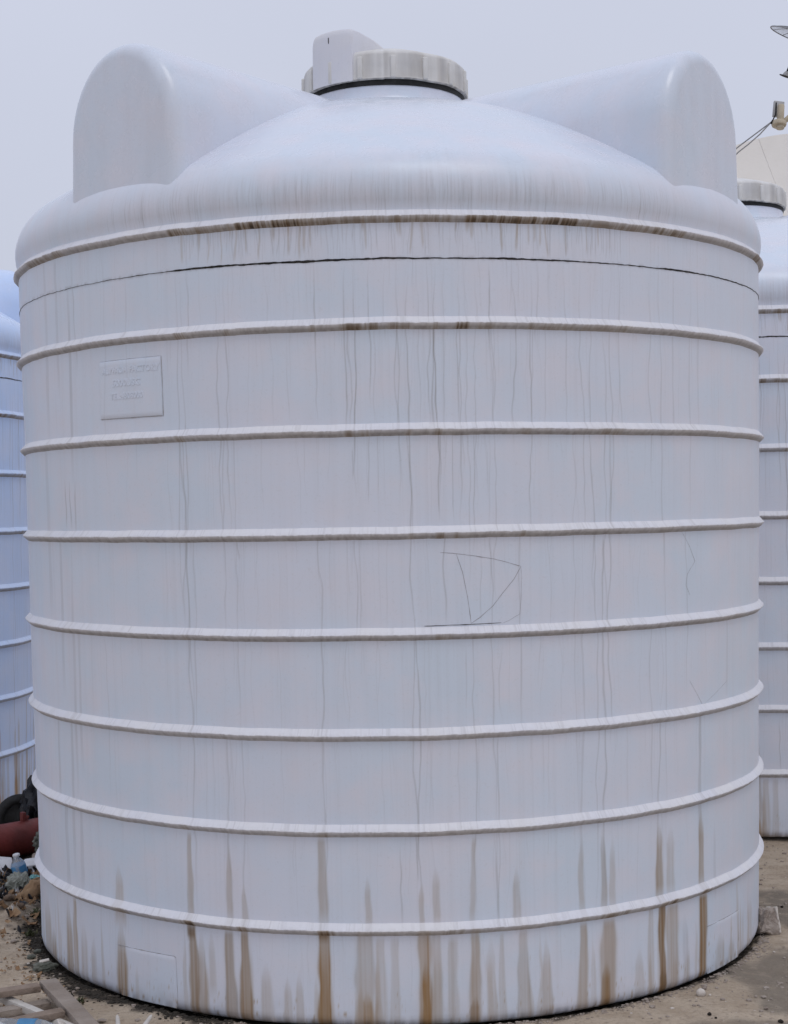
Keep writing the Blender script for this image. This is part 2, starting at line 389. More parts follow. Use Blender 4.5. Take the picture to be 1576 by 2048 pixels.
# ------------------------------------------------------------------ stain bookkeeping for the big tank
# each run: azimuth (deg, 0 = towards the street side), top z, bottom z, half width top, half width bottom (deg), grey, rust, black
DRIPS = [(-28.51,2.417,2.36,0.156,0.117,0.19,0,0),(-27.04,2.414,2.311,0.152,0.114,0.33,0,0),(-26.44,2.413,2.355,0.151,0.113,0.13,0,0),(-25.47,2.41,2.338,0.148,0.111,0.32,0,0),(-24.73,2.409,2.31,0.147,0.11,0.29,0,0),(-23.49,2.406,2.307,0.144,0.108,0.15,0,0),(-23.06,2.405,2.333,0.143,0.107,0.35,0,0),(-21.79,2.403,2.331,0.141,0.106,0.26,0,0),(-20.18,2.399,2.343,0.138,0.103,0.18,0,0),(-19.09,2.397,2.299,0.136,0.102,0.23,0,0),(-17.94,2.395,2.297,0.135,0.101,0.36,0,0),(-17.6,2.395,2.323,0.134,0.101,0.16,0,0),(-16.6,2.393,2.3,0.133,0.1,0.16,0,0),(-16.07,2.392,2.336,0.132,0.099,0.24,0,0),(-15.41,2.391,2.293,0.131,0.098,0.12,0,0),(-14.24,2.389,2.296,0.13,0.097,0.17,0,0),(-13.72,2.389,2.291,0.129,0.097,0.37,0,0),(-13.01,2.388,2.29,0.129,0.096,0.35,0,0),(-12.37,2.387,2.286,0.128,0.096,0.2,0,0),(-11.41,2.385,2.288,0.127,0.095,0.26,0,0),(-10.9,2.385,2.288,0.127,0.095,0.17,0,0),(-9.95,2.384,2.287,0.126,0.095,0.37,0,0),(-8.39,2.382,2.311,0.125,0.094,0.2,0,0),(-7.64,2.381,2.281,0.125,0.093,0.23,0,0),(-7.01,2.38,2.284,0.124,0.093,0.19,0,0),(-6.39,2.38,2.28,0.124,0.093,0.2,0,0),(-5.28,2.379,2.323,0.124,0.093,0.27,0,0),(-4.29,2.378,2.322,0.123,0.092,0.3,0,0),(-3.06,2.377,2.278,0.123,0.092,0.14,0,0),(-2.2,2.377,2.277,0.123,0.092,0.33,0,0),(-1.16,2.376,2.306,0.123,0.092,0.3,0,0),(0.62,2.375,2.279,0.123,0.092,0.25,0,0),(1.72,2.375,2.278,0.123,0.092,0.13,0,0),(2.7,2.375,2.282,0.123,0.092,0.37,0,0),(4.3,2.374,2.275,0.123,0.092,0.34,0,0),(4.92,2.374,2.282,0.123,0.093,0.26,0,0),(6.4,2.374,2.304,0.124,0.093,0.22,0,0),(8.58,2.374,2.319,0.125,0.094,0.34,0,0),(9.21,2.375,2.304,0.126,0.094,0.13,0,0),(10.91,2.375,2.278,0.127,0.095,0.28,0,0),(13.02,2.376,2.279,0.129,0.097,0.15,0,0),(14.25,2.377,2.279,0.13,0.097,0.36,0,0),(14.64,2.377,2.306,0.13,0.098,0.21,0,0),(16.61,2.379,2.278,0.133,0.1,0.35,0,0),(18.49,2.38,2.279,0.135,0.102,0.32,0,0),(19.99,2.382,2.288,0.138,0.103,0.27,0,0),(20.75,2.383,2.281,0.139,0.104,0.34,0,0),(22.65,2.385,2.29,0.143,0.107,0.23,0,0),(22.8,2.385,2.29,0.143,0.107,0.17,0,0),(24.24,2.387,2.33,0.146,0.109,0.28,0,0),(26.08,2.389,2.29,0.15,0.112,0.21,0,0),(27.99,2.392,2.335,0.155,0.116,0.14,0,0),(29.24,2.395,2.291,0.158,0.119,0.2,0,0),(30.03,2.396,2.3,0.16,0.12,0.28,0,0),(31.17,2.398,2.294,0.164,0.123,0.38,0,0),(-28.39,2.306,1.2,0.156,0.195,0.35,0,0),(-27.53,2.304,0.815,0.154,0.192,0.38,0,0),(-26.54,2.302,1.947,0.151,0.189,0.3,0,0),(-22.3,2.294,1.339,0.142,0.178,0.32,0,0),(-21.1,2.292,1.444,0.14,0.175,0.38,0,0),(-9.49,2.276,2.01,0.126,0.158,0.4,0,0),(-5.43,2.272,1.75,0.124,0.155,0.55,0,0),(-4.44,2.271,1.572,0.124,0.154,0.7,0,0),(-2.47,2.27,1.836,0.123,0.154,0.45,0,0),(-0.63,2.269,2.012,0.123,0.154,0.2,0,0),(0.73,2.268,1.555,0.123,0.154,0.38,0,0),(2.26,2.268,1.377,0.123,0.154,0.5,0,0),(3.31,2.267,1.716,0.123,0.154,0.2,0,0),(4.73,2.267,1.775,0.124,0.155,0.45,0,0),(5.78,2.267,1.553,0.124,0.155,0.7,0,0),(6.53,2.267,1.715,0.124,0.156,0.3,0,0),(8.46,2.267,1.478,0.125,0.157,0.42,0,0),(9.47,2.267,1.27,0.126,0.158,0.3,0,0),(10.74,2.268,1.566,0.127,0.159,0.3,0,0),(12.65,2.268,2.009,0.129,0.161,0.55,0,0),(12.91,2.268,1.193,0.129,0.161,0.3,0,0),(15.52,2.27,1.712,0.132,0.165,0.42,0,0),(17.72,2.271,1.383,0.135,0.168,0.42,0,0),(18.87,2.272,2.011,0.136,0.17,0.25,0,0),(22.71,2.275,1.711,0.143,0.179,0.25,0,0),(24.88,2.278,1.363,0.148,0.184,0.3,0,0),(26.53,2.28,1.179,0.151,0.189,0.35,0,0),(28.53,2.283,1.1,0.157,0.196,0.32,0,0),(29.64,2.284,1.329,0.16,0.2,0.35,0,0),(31.09,2.286,1.711,0.164,0.205,0.3,0,0),(36.29,2.295,1.556,0.184,0.23,0.25,0,0),(38.36,2.299,1.242,0.193,0.242,0.27,0,0),(40.65,2.304,1.713,0.205,0.257,0.27,0,0),(44.45,2.312,1.458,0.23,0.287,0.22,0,0),(46.22,2.316,1.714,0.244,0.305,0.2,0,0),(-49.57,2.362,1.625,0.275,0.344,0.35,0,0),(-47.97,2.358,1.98,0.259,0.324,0.3,0,0),(-52.95,2.373,1.924,0.316,0.396,0.25,0,0),(-56.76,2.385,1.763,0.381,0.476,0.2,0,0),(-41.27,2.338,1.589,0.209,0.261,0.15,0,0),(-36.85,2.326,1.899,0.186,0.232,0.15,0,0),(-14.95,2.282,1.726,0.131,0.164,0.12,0,0),(-12.36,2.279,1.872,0.128,0.16,0.12,0,0),(-27.66,1.765,0.26,0.187,0.234,0.33,0,0),(-26.66,1.46,0.818,0.184,0.23,0.25,0,0),(-28.03,1.765,1.185,0.25,0.313,0.3,0,0),(-20.36,1.774,0.825,0.14,0.175,0.25,0,0),(-21.99,1.776,1.127,0.143,0.179,0.25,0,0),(-9.32,1.47,0.293,0.153,0.191,0.32,0,0),(-4.77,1.454,1.158,0.125,0.157,0.4,0,0),(-4.15,1.454,1.128,0.1,0.125,0.25,0,0),(-3.02,1.763,1.557,0.099,0.124,0.4,0,0),(-1.47,1.762,1.571,0.074,0.093,0.3,0,0),(2.13,1.761,0.294,0.124,0.155,0.38,0,0),(2.49,1.17,0.294,0.15,0.188,0.42,0,0),(5.38,2.069,1.745,0.149,0.187,0.45,0,0),(5.91,1.759,1.494,0.15,0.188,0.55,0,0),(6.22,1.464,1.197,0.151,0.189,0.42,0,0),(7.48,1.759,1.493,0.101,0.126,0.4,0,0),(10.02,1.758,1.403,0.102,0.128,0.4,0,0),(9.64,1.165,0.286,0.129,0.161,0.3,0,0),(10.94,1.417,1.194,0.103,0.129,0.3,0,0),(12.24,1.446,0.581,0.13,0.163,0.32,0,0),(12.9,0.849,0.28,0.132,0.165,0.36,0,0),(16.09,1.489,0.845,0.134,0.168,0.32,0,0),(20.2,1.486,1.11,0.112,0.14,0.2,0,0),(23.71,1.757,0.56,0.117,0.146,0.24,0,0),(24.68,1.181,0.252,0.24,0.3,0.24,0,0),(26.75,1.468,0.246,0.154,0.192,0.3,0,0),(28.12,1.437,0.241,0.221,0.276,0.38,0,0),(28.82,1.482,0.792,0.159,0.199,0.38,0,0),(29.44,1.773,1.466,0.256,0.321,0.3,0,0),(35.87,1.182,0.557,0.185,0.231,0.25,0,0),(37.43,0.866,0.299,0.232,0.29,0.36,0,0),(38.83,1.477,0.547,0.159,0.198,0.2,0,0),(43.25,1.459,0.916,0.18,0.224,0.25,0,0),(46.36,0.876,0.261,0.301,0.376,0.4,0,0),(54.12,1.154,0.889,0.272,0.34,0.2,0,0),(50.31,0.505,0.242,0.291,0.364,0.2,0,0),(-52.28,1.658,1.494,0.248,0.31,0.45,0,0),(-50.83,1.649,1.494,0.233,0.292,0.45,0,0),(-49,1.648,1.478,0.217,0.272,0.45,0,0),(-58.25,1.761,1.172,0.502,0.628,0.2,0,0),(-54.51,1.461,0.927,0.345,0.432,0.25,0,0),(-51.11,1.429,0.602,0.297,0.372,0.25,0,0),(-49.62,1.168,0.674,0.28,0.351,0.22,0,0),(-42.99,1.143,0.629,0.179,0.224,0.18,0,0),(-57.43,0.856,0.584,0.323,0.404,0.25,0,0),(-52.73,0.868,0.348,0.32,0.4,0.28,0,0),(-50.61,0.61,0.278,0.353,0.441,0.25,0,0),(-55.19,0.595,0.273,0.433,0.541,0.3,0,0),(-22.48,0.854,0.275,0.233,0.291,0.28,0,0),(-20.32,0.856,0.28,0.17,0.213,0.28,0,0),(-20.15,1.451,1.399,0.168,0.21,0.4,0,0),(-5.06,1.72,1.631,0.1,0.125,0.45,0,0),(13.19,1.132,0.894,0.105,0.132,0.25,0,0),(8.97,1.136,0.943,0.103,0.128,0.25,0,0),(-6.17,1.144,0.862,0.101,0.127,0.18,0,0),(-14.91,1.144,0.604,0.107,0.134,0.13,0,0),(-17.61,1.458,1.174,0.109,0.136,0.14,0,0),(-13.47,0.561,0.441,0.106,0.133,0.2,0,0),(-13.03,2.021,1.799,0.104,0.13,0.22,0,0),(-9.16,2.076,1.796,0.101,0.126,0.35,0,0),(-5.02,2.073,1.779,0.149,0.186,0.32,0,0),(-2.23,2.071,1.777,0.099,0.124,0.25,0,0),(0.67,2.07,1.747,0.123,0.154,0.35,0,0),(8.31,2.068,1.773,0.126,0.157,0.38,0,0),(12.77,2.069,1.787,0.103,0.129,0.3,0,0),(17.72,2.07,1.787,0.108,0.135,0.3,0,0),(19.77,2.071,1.772,0.111,0.138,0.26,0,0),(-41.66,0.42,0.218,0.543,1.087,0.18,0.25,0),(-41.8,0.235,-0.056,0.875,1.312,0.3,0.62,0.05),(-66.38,0.21,-0.083,1.591,2.004,0.4,0.25,0),(-63.23,0.119,-0.114,0.895,1.498,0.3,0.5,0.1),(-55.98,0.258,-0.086,0.754,1.322,0.35,0.5,0.05),(-53.61,0.269,-0.088,0.504,0.841,0.4,0.4,0),(-51.08,0.197,-0.071,0.754,1.056,0.25,0.15,0),(-48.32,0.16,-0.072,0.677,1.084,0.35,0.15,0),(-28.42,0.556,0.262,0.361,0.562,0.45,0.25,0),(-28.46,0.266,-0.02,0.564,0.887,0.35,0.9,0.15),(-28.59,0.278,0.231,0.646,0.565,0.4,0.6,0.4),(-27.1,0.251,-0.02,0.473,0.788,0.35,0.25,0),(-25.32,0.255,0.055,0.383,0.536,0.2,0.05,0),(-22.6,0.535,0.276,0.293,0.44,0.4,0.1,0),(-22.66,0.269,-0.02,0.59,0.885,0.5,0.35,0.1),(-20.45,0.417,0.28,0.179,0.5,0.35,0.12,0),(-20.61,0.278,-0.02,0.538,0.933,0.25,0.95,0.12),(-17.61,0.18,-0.02,0.556,0.973,0.25,0.05,0),(-9.87,0.563,0.286,0.39,0.65,0.5,0.15,0),(-9.88,0.285,-0.02,0.652,0.979,0.2,0.95,0.05),(-9.92,0.288,0.255,0.652,0.652,0.4,0.6,0.3),(-14.7,0.139,-0.02,0.338,0.609,0.25,0.1,0),(-13.07,0.156,-0.02,0.334,0.667,0.2,0.1,0),(-4.16,0.445,0.288,0.318,0.508,0.28,0.12,0),(-4.8,0.284,-0.02,1.022,1.278,0.38,0.22,0),(-4.26,0.102,-0.02,0.639,0.831,0.1,0.6,0),(-2.63,0.266,-0.02,0.509,0.827,0.2,0.05,0),(-0.91,0.265,-0.02,0.445,0.699,0.22,0.05,0),(-0.04,0.548,0.295,0.158,0.19,0.4,0,0),(2.23,0.576,0.428,0.158,0.158,0.42,0,0),(2.84,0.427,0.286,0.254,0.381,0.3,0.05,0),(2.96,0.281,-0.02,0.763,0.891,0.3,0.6,0),(2.95,0.189,-0.02,0.446,0.637,0.1,0.8,0),(4.41,0.28,-0.02,0.575,0.958,0.4,0.18,0),(4.51,0.471,0.292,0.445,0.445,0.3,0.03,0),(6.43,0.26,-0.02,0.514,0.707,0.4,0.1,0),(9.33,0.555,0.278,0.195,0.324,0.4,0.1,0),(9.38,0.277,-0.02,0.521,0.781,0.45,0.35,0),(9.3,0.076,-0.02,0.587,0.782,0.3,0.4,0.2),(11.67,0.252,-0.02,0.462,0.66,0.25,0.1,0),(12.67,0.55,0.28,0.199,0.265,0.42,0,0),(13,0.265,-0.02,0.267,0.533,0.3,0.08,0),(15.22,0.456,0.283,0.338,0.541,0.42,0.1,0),(15.75,0.271,-0.02,0.614,0.955,0.45,0.2,0),(18.93,0.236,-0.02,0.423,0.917,0.35,0.25,0),(24.23,0.527,0.283,0.301,0.451,0.35,0.1,0),(24.36,0.267,-0.02,0.529,0.982,0.45,0.35,0),(27.72,0.548,0.272,0.318,0.476,0.5,0.15,0.1),(28.42,0.266,-0.023,1.049,1.372,0.35,0.55,0.05),(27.9,0.132,-0.022,0.64,0.72,0.1,0.7,0.1),(29.19,0.514,0.283,0.407,0.488,0.28,0.05,0),(33.64,0.157,-0.03,0.536,0.983,0.25,0.1,0),(37.32,0.536,0.284,0.58,0.677,0.45,0.45,0.1),(37.81,0.285,-0.034,0.59,0.688,0.2,1,0.25),(37.95,0.075,-0.035,0.593,0.692,0.1,0.6,0.35),(35.51,0.306,-0.023,0.372,0.651,0.25,0.1,0),(39.92,0.273,-0.029,1.143,1.351,0.45,0.4,0),(39.7,0.512,0.29,0.72,0.823,0.28,0.08,0),(46.65,0.551,0.276,0.445,0.762,0.35,0.55,0.1),(46.95,0.274,-0.026,0.838,1.031,0.2,0.95,0.15),(42.84,0.228,-0.012,0.564,0.79,0.3,0,0),(51.7,0.119,-0.029,1.085,1.552,0.3,0.15,0),(55.39,0.083,-0.034,0.918,1.287,0.25,0.12,0),(64.38,0.169,-0.004,1.316,1.651,0.25,0.1,0),]
# rust collected under the upper ribs: azimuth from, to, strength
PATCH = {0: [(-28.9,-26.4,.7),(-26.4,-19.4,.4),(-19.4,-10.9,1),(-10.9,-4.6,.55),(-4.6,7.7,.5),(9.5,18,.85),(18,24.3,1),(24.3,36.4,.4),(36.4,42.8,.65),(-63.1,-50,.5),(65.9,70.5,.75)],
         1: [(-28.4,-26.8,.6),(-21,-20.4,.8),(-9.9,-9.3,.6),(-6.1,-1.2,.75),(-.3,2.2,.5),(2,2.5,.8),(5.5,6,.7),(8.2,9.7,1),(10.9,12.9,.3),(17.5,20.5,.4),(20.5,31.9,.25)],
         2: [(-28.6,-27.4,.5),(-5.8,-4.8,.5),(-3.9,-2.7,.4),(1.7,2.3,.5),(5.3,6.1,.6),(16.3,17.6,.3),(27.7,30.9,.35)],
         3: [(2,2.6,.35),(5.3,6.4,.55),(7.6,8.1,.6),(16,17,.35)], 4: [(-28.5,-27.5,.3),(5,7,.3)],
         7: [(-30.3,-27.9,.6),(-42,-39.5,.45),(-21.4,-20,.5),(-10.4,-8.4,.6),(5,8,.35),(27,31.5,.5),(38.4,40.4,.8),(46.2,48.6,.7)],
         6: [(-29.6,-28.4,.35),(-9.9,-8.9,.4),(46.6,48,.5)]}
RIB_Z = [2.4032, 2.0898, 1.7765, 1.4713, 1.1719, 0.8742, 0.5894, 0.2943]
SEAM_Z = 2.2805

def n1(x, seed):                     # smooth 1-d value noise, about -1..1
    g = np.random.default_rng(seed).uniform(-1, 1, 4096)
    i = np.floor(x).astype(int); f = x - i; f = f * f * (3 - 2 * f)
    return g[i % 4096] * (1 - f) + g[(i + 1) % 4096] * f

def n2(x, y, seed):
    g = np.random.default_rng(seed).uniform(-1, 1, (256, 256))
    ix = np.floor(x).astype(int); iy = np.floor(y).astype(int)
    fx = x - ix; fy = y - iy; fx = fx * fx * (3 - 2 * fx); fy = fy * fy * (3 - 2 * fy)
    a = g[ix % 256, iy % 256]; b = g[(ix + 1) % 256, iy % 256]; c = g[ix % 256, (iy + 1) % 256]; d = g[(ix + 1) % 256, (iy + 1) % 256]
    return (a * (1 - fx) + b * fx) * (1 - fy) + (c * (1 - fx) + d * fx) * fy

def rb(z): return 1.362 + 0.0162 * (z - 1.565)

def wobble(az, z):                   # the moulded wall is never quite round
    return 0.0022 * n2(az / 9.0 + 40, z * 2.3 + 20, 5) + 0.0009 * n2(az / 2.6 + 70, z * 7 + 3, 6)

AZ = np.concatenate([np.arange(-100, -72, 0.2), np.arange(-72, 72, 0.08), np.arange(72, 100, 0.2), np.arange(100, 260, 3.2)])
AZ = AZ[AZ < 259.5]

# random faint runs below each rib
RUNS = []
edges = [2.40] + RIB_Z[1:] + [0.0]
for k in range(len(edges) - 1):
    zt, zb = edges[k], edges[k + 1]
    nrun = [240, 150, 130, 120, 110, 110, 110, 110][k] if k < 8 else 60
    for i in range(nrun):
        a = rng.uniform(-88, 88) if rng.uniform() < .55 else rng.normal(4, 24)
        L = (zt - zb) * min(1.0, rng.exponential(0.55) + .12)
        RUNS.append((a, zt, zt - L, rng.uniform(.05, .11), rng.uniform(.07, .17), rng.uniform(.03, .14), 0, 0))
for i in range(420):                  # shoulder: fine close runs
    a = rng.uniform(-36, 40) if rng.uniform() < .7 else rng.uniform(-80, 80)
    z0 = rng.uniform(2.46, 2.55)
    RUNS.append((a, z0, 2.41 + rng.uniform(0, .05) * (rng.uniform() < .5), rng.uniform(.05, .12), rng.uniform(.06, .14), rng.uniform(.07, .28) * (1 if abs(a) < 42 else .45), 0, 0))
for i in range(130):                  # short marks under the dirty top rib
    a = rng.uniform(-28, 30)
    RUNS.append((a, 2.39, 2.39 - rng.uniform(.02, .11), rng.uniform(.10, .20), rng.uniform(.08, .16), rng.uniform(.16, .34), 0 if rng.uniform() < .75 else rng.uniform(.02, .12), 0))
for i in range(60):                  # foot of the wall: wide soft brown-grey runs
    a = rng.uniform(-80, 80)
    zt = rng.uniform(.10, .28)
    RUNS.append((a, zt, -.03, rng.uniform(.10, .3), rng.uniform(.2, .7), rng.uniform(.03, .12), max(0, rng.uniform(-.08, .14)), 0))

def stains(az, z):
    """az (cols,), z (rows,) -> (rows, cols, 3) amounts of grey run-off, rust, black"""
    S = np.zeros((len(z), len(az), 3))
    # overall veil of fine vertical marks
    v = 0.5 * n1(az * 3.1 + 900, 21) + 0.35 * n1(az * 7.3 + 1900, 22) + .3 * n1(az * 1.1 + 300, 23)
    band = 0.5 + 0.5 * n2(az[None, :] / 5 + 30, z[:, None] * 3 + 9, 24)
    S[..., 0] += np.clip(v, 0, 1)[None, :] * 0.085 * band * (z[:, None] < 2.62)
    # dirty shoulder
    sh = np.clip((z - 2.42) / .03, 0, 1) * np.clip((2.555 - z) / .05, 0, 1)
    env = np.clip(1 - np.abs(az - 2) / 46, 0, 1) ** .5
    S[..., 0] += sh[:, None] * env[None, :] * (0.17 + .08 * n1(az * 4.1 + 77, 31))[None, :]
    for j, (a, zt, zb, wt, wb, g, r, k) in enumerate(DRIPS + RUNS):
        if wb < .34 and r == 0:
            wt, wb, g = wt * .50, wb * .50, g * .86
        elif r == 0: g *= .85
        else: r, g = max(r, .12) + .06, g * .62
        r = min(1, 1.15 * r ** .72) if r else 0
        wmax = max(wt, wb) * 2.2 + 1.2
        lo, hi = np.searchsorted(az, [a - wmax, a + wmax])
        i0 = np.nonzero((z <= zt + .02) & (z >= zb - .06))[0]
        if hi <= lo or len(i0) == 0: continue
        zz = z[i0]
        t = np.clip((zt - zz) / max(zt - zb, 1e-3), 0, 1)
        wig = (0.30 * n1(zz * 7 + j * 13.7, 41) + 0.11 * n1(zz * 21 + j * 5.1, 42) + .16 * n1(zz * 2.5 + j * 3.3, 45)) * (1 if wb < .34 else .6)
        c = a + wig
        ww = (wt + (wb - wt) * t) * (1 + (0.34 if wb < .34 else .16) * n1(zz * 14 + j * 9.1, 43))
        head = not any(abs(zt - z_) < .035 for z_ in RIB_Z)
        if head and wb > .2: ww = ww * np.clip((zt - zz) / (.35 * (zt - zb)) + .45, 0, 1)
        ww = np.maximum(ww, .042)
        d = np.abs(az[None, lo:hi] - c[:, None]) / ww[:, None]
        m = 1 / (1 + np.maximum(d, 1e-3) ** (5 if wb < .34 else 9))
        if wb > .5:                   # broad stains: drier pale middle, streaky inside
            m = m * (1.0 + 0.22 * n1(az[lo:hi] * 5 + j * 17, 44))[None, :] * (0.95 + 0.1 * np.clip(d, 0, 1))
        fade = np.clip((zt + .012 - zz) / (.02 if not head else max(.02, .35 * (zt - zb))), 0, 1) * np.clip((zz - zb) / max(.25 * (zt - zb), .02) + (1 if zb < .02 else 0), 0, 1)
        fade = fade * (0.94 + 0.14 * n1(zz * 6 + j * 2.3, 46))
        m = m * fade[:, None]
        if r > .4:                    # darker tide lines along the edges of a rust run
            e_ = np.exp(-((d - .92) / .16) ** 2) * fade[:, None] * np.clip(.1 + .5 * n1(zz * 11 + j * 7.7, 48), 0, 1)[:, None] * .30
            S[i0, lo:hi, 2] = np.maximum(S[i0, lo:hi, 2], e_)
        for ch, s in ((0, g), (1, r), (2, k)):
            if s:
                sub = S[i0, lo:hi, ch]
                amt = m * s * ((0.82 + 0.18 * t)[:, None] if ch == 1 else 1)
                S[i0, lo:hi, ch] = 1 - (1 - sub) * (1 - np.clip(amt, 0, 1))
    # splashed, mouldy foot
    foot = np.clip((.035 - z) / .045, 0, 1)[:, None] * np.clip(.5 + .8 * n1(az * 1.6 + 11, 51), 0, 1)[None, :]
    S[..., 2] = np.maximum(S[..., 2], foot * .8)
    low = np.clip((.10 - z) / .10, 0, 1)[:, None] * np.clip(.35 + .5 * n2(az[None, :] / 2 + 10, z[:, None] * 30 + 4, 52), 0, 1)
    S[..., 0] = np.maximum(S[..., 0], low * .35)
    spk = np.clip(n2(az[None, :] * 2.2 + 300, z[:, None] * 75 + 4, 54) * .6 + n2(az[None, :] * 5 + 300, z[:, None] * 160 + 4, 55) * .6 - .25 - z[:, None] * 3.5, 0, 1) * (z[:, None] < .2)
    S[..., 1] = np.maximum(S[..., 1], np.clip(spk * 1.8, 0, .7))
    # grime sitting just under the dark joint
    sj = np.exp(-((z - SEAM_Z) / .006) ** 2)[:, None] * np.clip(.25 + .6 * n1(az * 2.2 + 5, 53), 0, 1)[None, :]
    S[..., 0] = np.maximum(S[..., 0], sj * .5)
    return S

def ring(az, r, z):
    a = np.radians(az)
    return np.stack([r * np.sin(a), -r * np.cos(a), z + 0 * r], -1)

def shell_grid():
    zw = np.concatenate([np.arange(0.03, 2.262, 0.0122), np.arange(2.264, 2.298, 0.003), np.arange(2.302, 2.425, 0.009)])
    wall = [(rb(z), z) for z in zw]
    foot = [(rb(0.03) - .028, 0.0), (rb(.03) - .014, .004), (rb(.03) - .004, .014)]
    prof = [(1.377, 2.432), (1.383, 2.452), (1.3855, 2.475), (1.385, 2.495), (1.381, 2.515), (1.374, 2.537), (1.364, 2.558), (1.351, 2.578), (1.335, 2.597),
            (1.316, 2.612), (1.29, 2.629), (1.26, 2.648), (1.22, 2.671), (1.175, 2.698), (1.13, 2.724), (1.085, 2.749), (1.04, 2.773), (.995, 2.796), (.95, 2.818), (.90, 2.841), (.85, 2.863), (.80, 2.884),
            (.75, 2.904), (.70, 2.923), (.65, 2.941), (.60, 2.957), (.55, 2.971), (.50, 2.982), (.45, 2.990), (.40, 2.996), (.36, 3.001), (.335, 3.006), (.318, 3.015), (.308, 3.028), (.302, 3.045), (.299, 3.062), (.296, 3.12)]
    pp = np.array(foot + wall + prof)
    r = pp[:, 0]; z = pp[:, 1]
    S = stains(AZ, z)
    A = np.broadcast_to(AZ, (len(z), len(AZ))); Z = np.broadcast_to(z[:, None], A.shape)
    RR = r[:, None] + wobble(A, Z) * np.clip((2.7 - Z) / .3, 0.2, 1)
    P = ring(A, RR, Z)
    # dome: faint runs and dust only
    S[z > 2.63] *= 0.35
    return P, S

def rib_grid(k):
    z0 = RIB_Z[k]
    zz = z0 + 0.0010 * n1(AZ * .25 + k * 31, 61) + 0.0004 * n1(AZ * 1.4 + k * 17, 62)
    prof = [(-.006, .0220), (.000, .0205), (.009, .0100), (.0158, .0026), (.0175, .0002), (.0170, -.0018), (.0085, -.0112), (0.0, -.0180), (-.006, -.0190)]
    rows, st = [], []
    S0 = stains(AZ, np.array([z0 + .024, z0 - .024]))
    pat = np.zeros_like(AZ)
    for a, b, s in PATCH.get(k, []):
        e = np.clip((AZ - a) / .5 + .5, 0, 1) * np.clip((b - AZ) / .5 + .5, 0, 1)
        nz = np.clip(.78 + .5 * n1(AZ * 1.7 + 50 + k, 63) + .45 * n1(AZ * 5.5 + 9, 64) + .25 * n1(AZ * 11 + 3, 65), 0, 1.2)
        pat = np.maximum(pat, e * s * nz)
    for i, (dr, dz) in enumerate(prof):
        nick = -.0035 * np.clip(n1(AZ * 1.9 + k * 53, 97) - .55, 0, 1) * np.clip(n1(AZ * .6 + k * 29, 98) + .4, 0, 1) * (3 <= i <= 5)
        jit = nick + 0.0004 * n1(AZ * 2.3 + i * 7 + k * 91, 66) * (2 <= i <= 6)
        z = zz + dz + jit
        r = rb(z0) + dr + wobble(AZ, np.full_like(AZ, z0)) + jit
        rows.append(ring(AZ, r, z))
        s = np.zeros((len(AZ), 3))
        if i <= 3:
            s[:, 0] = S0[0, :, 0] * .6 + .08 + .22 * np.clip(n1(AZ * 6 + 4 * k, 67), 0, 1) * np.clip(.5 + n1(AZ * .7 + 9 * k, 99), 0, 1) + .05 * (i == 3) * (1 + n1(AZ * 9 + k, 100)); s[:, 1] = S0[0, :, 1] * .25
        elif i in (4, 5):
            s[:, 0] = .2 + .15 * n1(AZ * 4 + k, 68) + .35 * S0[0, :, 0]; s[:, 1] = pat * .6 + S0[1, :, 1] * .5; s[:, 2] = pat * .4
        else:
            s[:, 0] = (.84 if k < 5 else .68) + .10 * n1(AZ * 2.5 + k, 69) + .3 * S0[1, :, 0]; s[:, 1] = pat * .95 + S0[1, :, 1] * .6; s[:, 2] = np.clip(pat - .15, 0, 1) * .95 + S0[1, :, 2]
        st.append(s)
    return np.array(rows), np.array(st)

def lobe_grid(seed):
    """radial hump on the roof: an arch in section, level ridge, rounded outer end. Local x = radial."""
    W, top, zs, zb = .250, 3.028, 2.745, 2.40
    def section(ins):
        w_, t_ = W - ins, top - ins
        pts = [(-(w_ + .010), zb)]
        for z in np.linspace(zb + .05, zs, 6): pts.append((-(w_ + .010 * (zs - z) / (zs - zb)), z))
        for a in np.linspace(170, 10, 19):
            pts.append((w_ * math.cos(math.radians(a)), zs + (t_ - zs) * math.sin(math.radians(a))))
        for z in np.linspace(zs, zb + .05, 6): pts.append(((w_ + .010 * (zs - z) / (zs - zb)), z))
        pts.append((w_ + .010, zb))
        return np.array(pts)
    rows = []
    xe, f = 1.352, .050
    for x in list(np.linspace(.18, xe - f, 16)):
        s = section(0); rows.append(np.stack([np.full(len(s), x), s[:, 0], s[:, 1]], -1))
    for a in np.linspace(12, 90, 8):
        s = section(f * (1 - math.cos(math.radians(a))))
        rows.append(np.stack([np.full(len(s), xe - f + f * math.sin(math.radians(a))), s[:, 0], s[:, 1]], -1))
    last = rows[-1]
    for q in (.8, .6, .4, .2, .02):
        r_ = last.copy(); r_[:, 1] *= q; r_[:, 2] = zb + (last[:, 2] - zb) * q; r_[:, 0] += .006 * (1 - q)
        rows.append(r_)
    P = np.array(rows)
    S = np.zeros(P.shape)
    S[..., 0] = np.clip(.02 + .05 * n2(P[..., 0] * 30 + seed, P[..., 1] * 40 + 20, 71) + .05 * n2(P[..., 1] * 90 + 50, P[..., 2] * 6 + seed, 72), 0, 1)
    return P, S

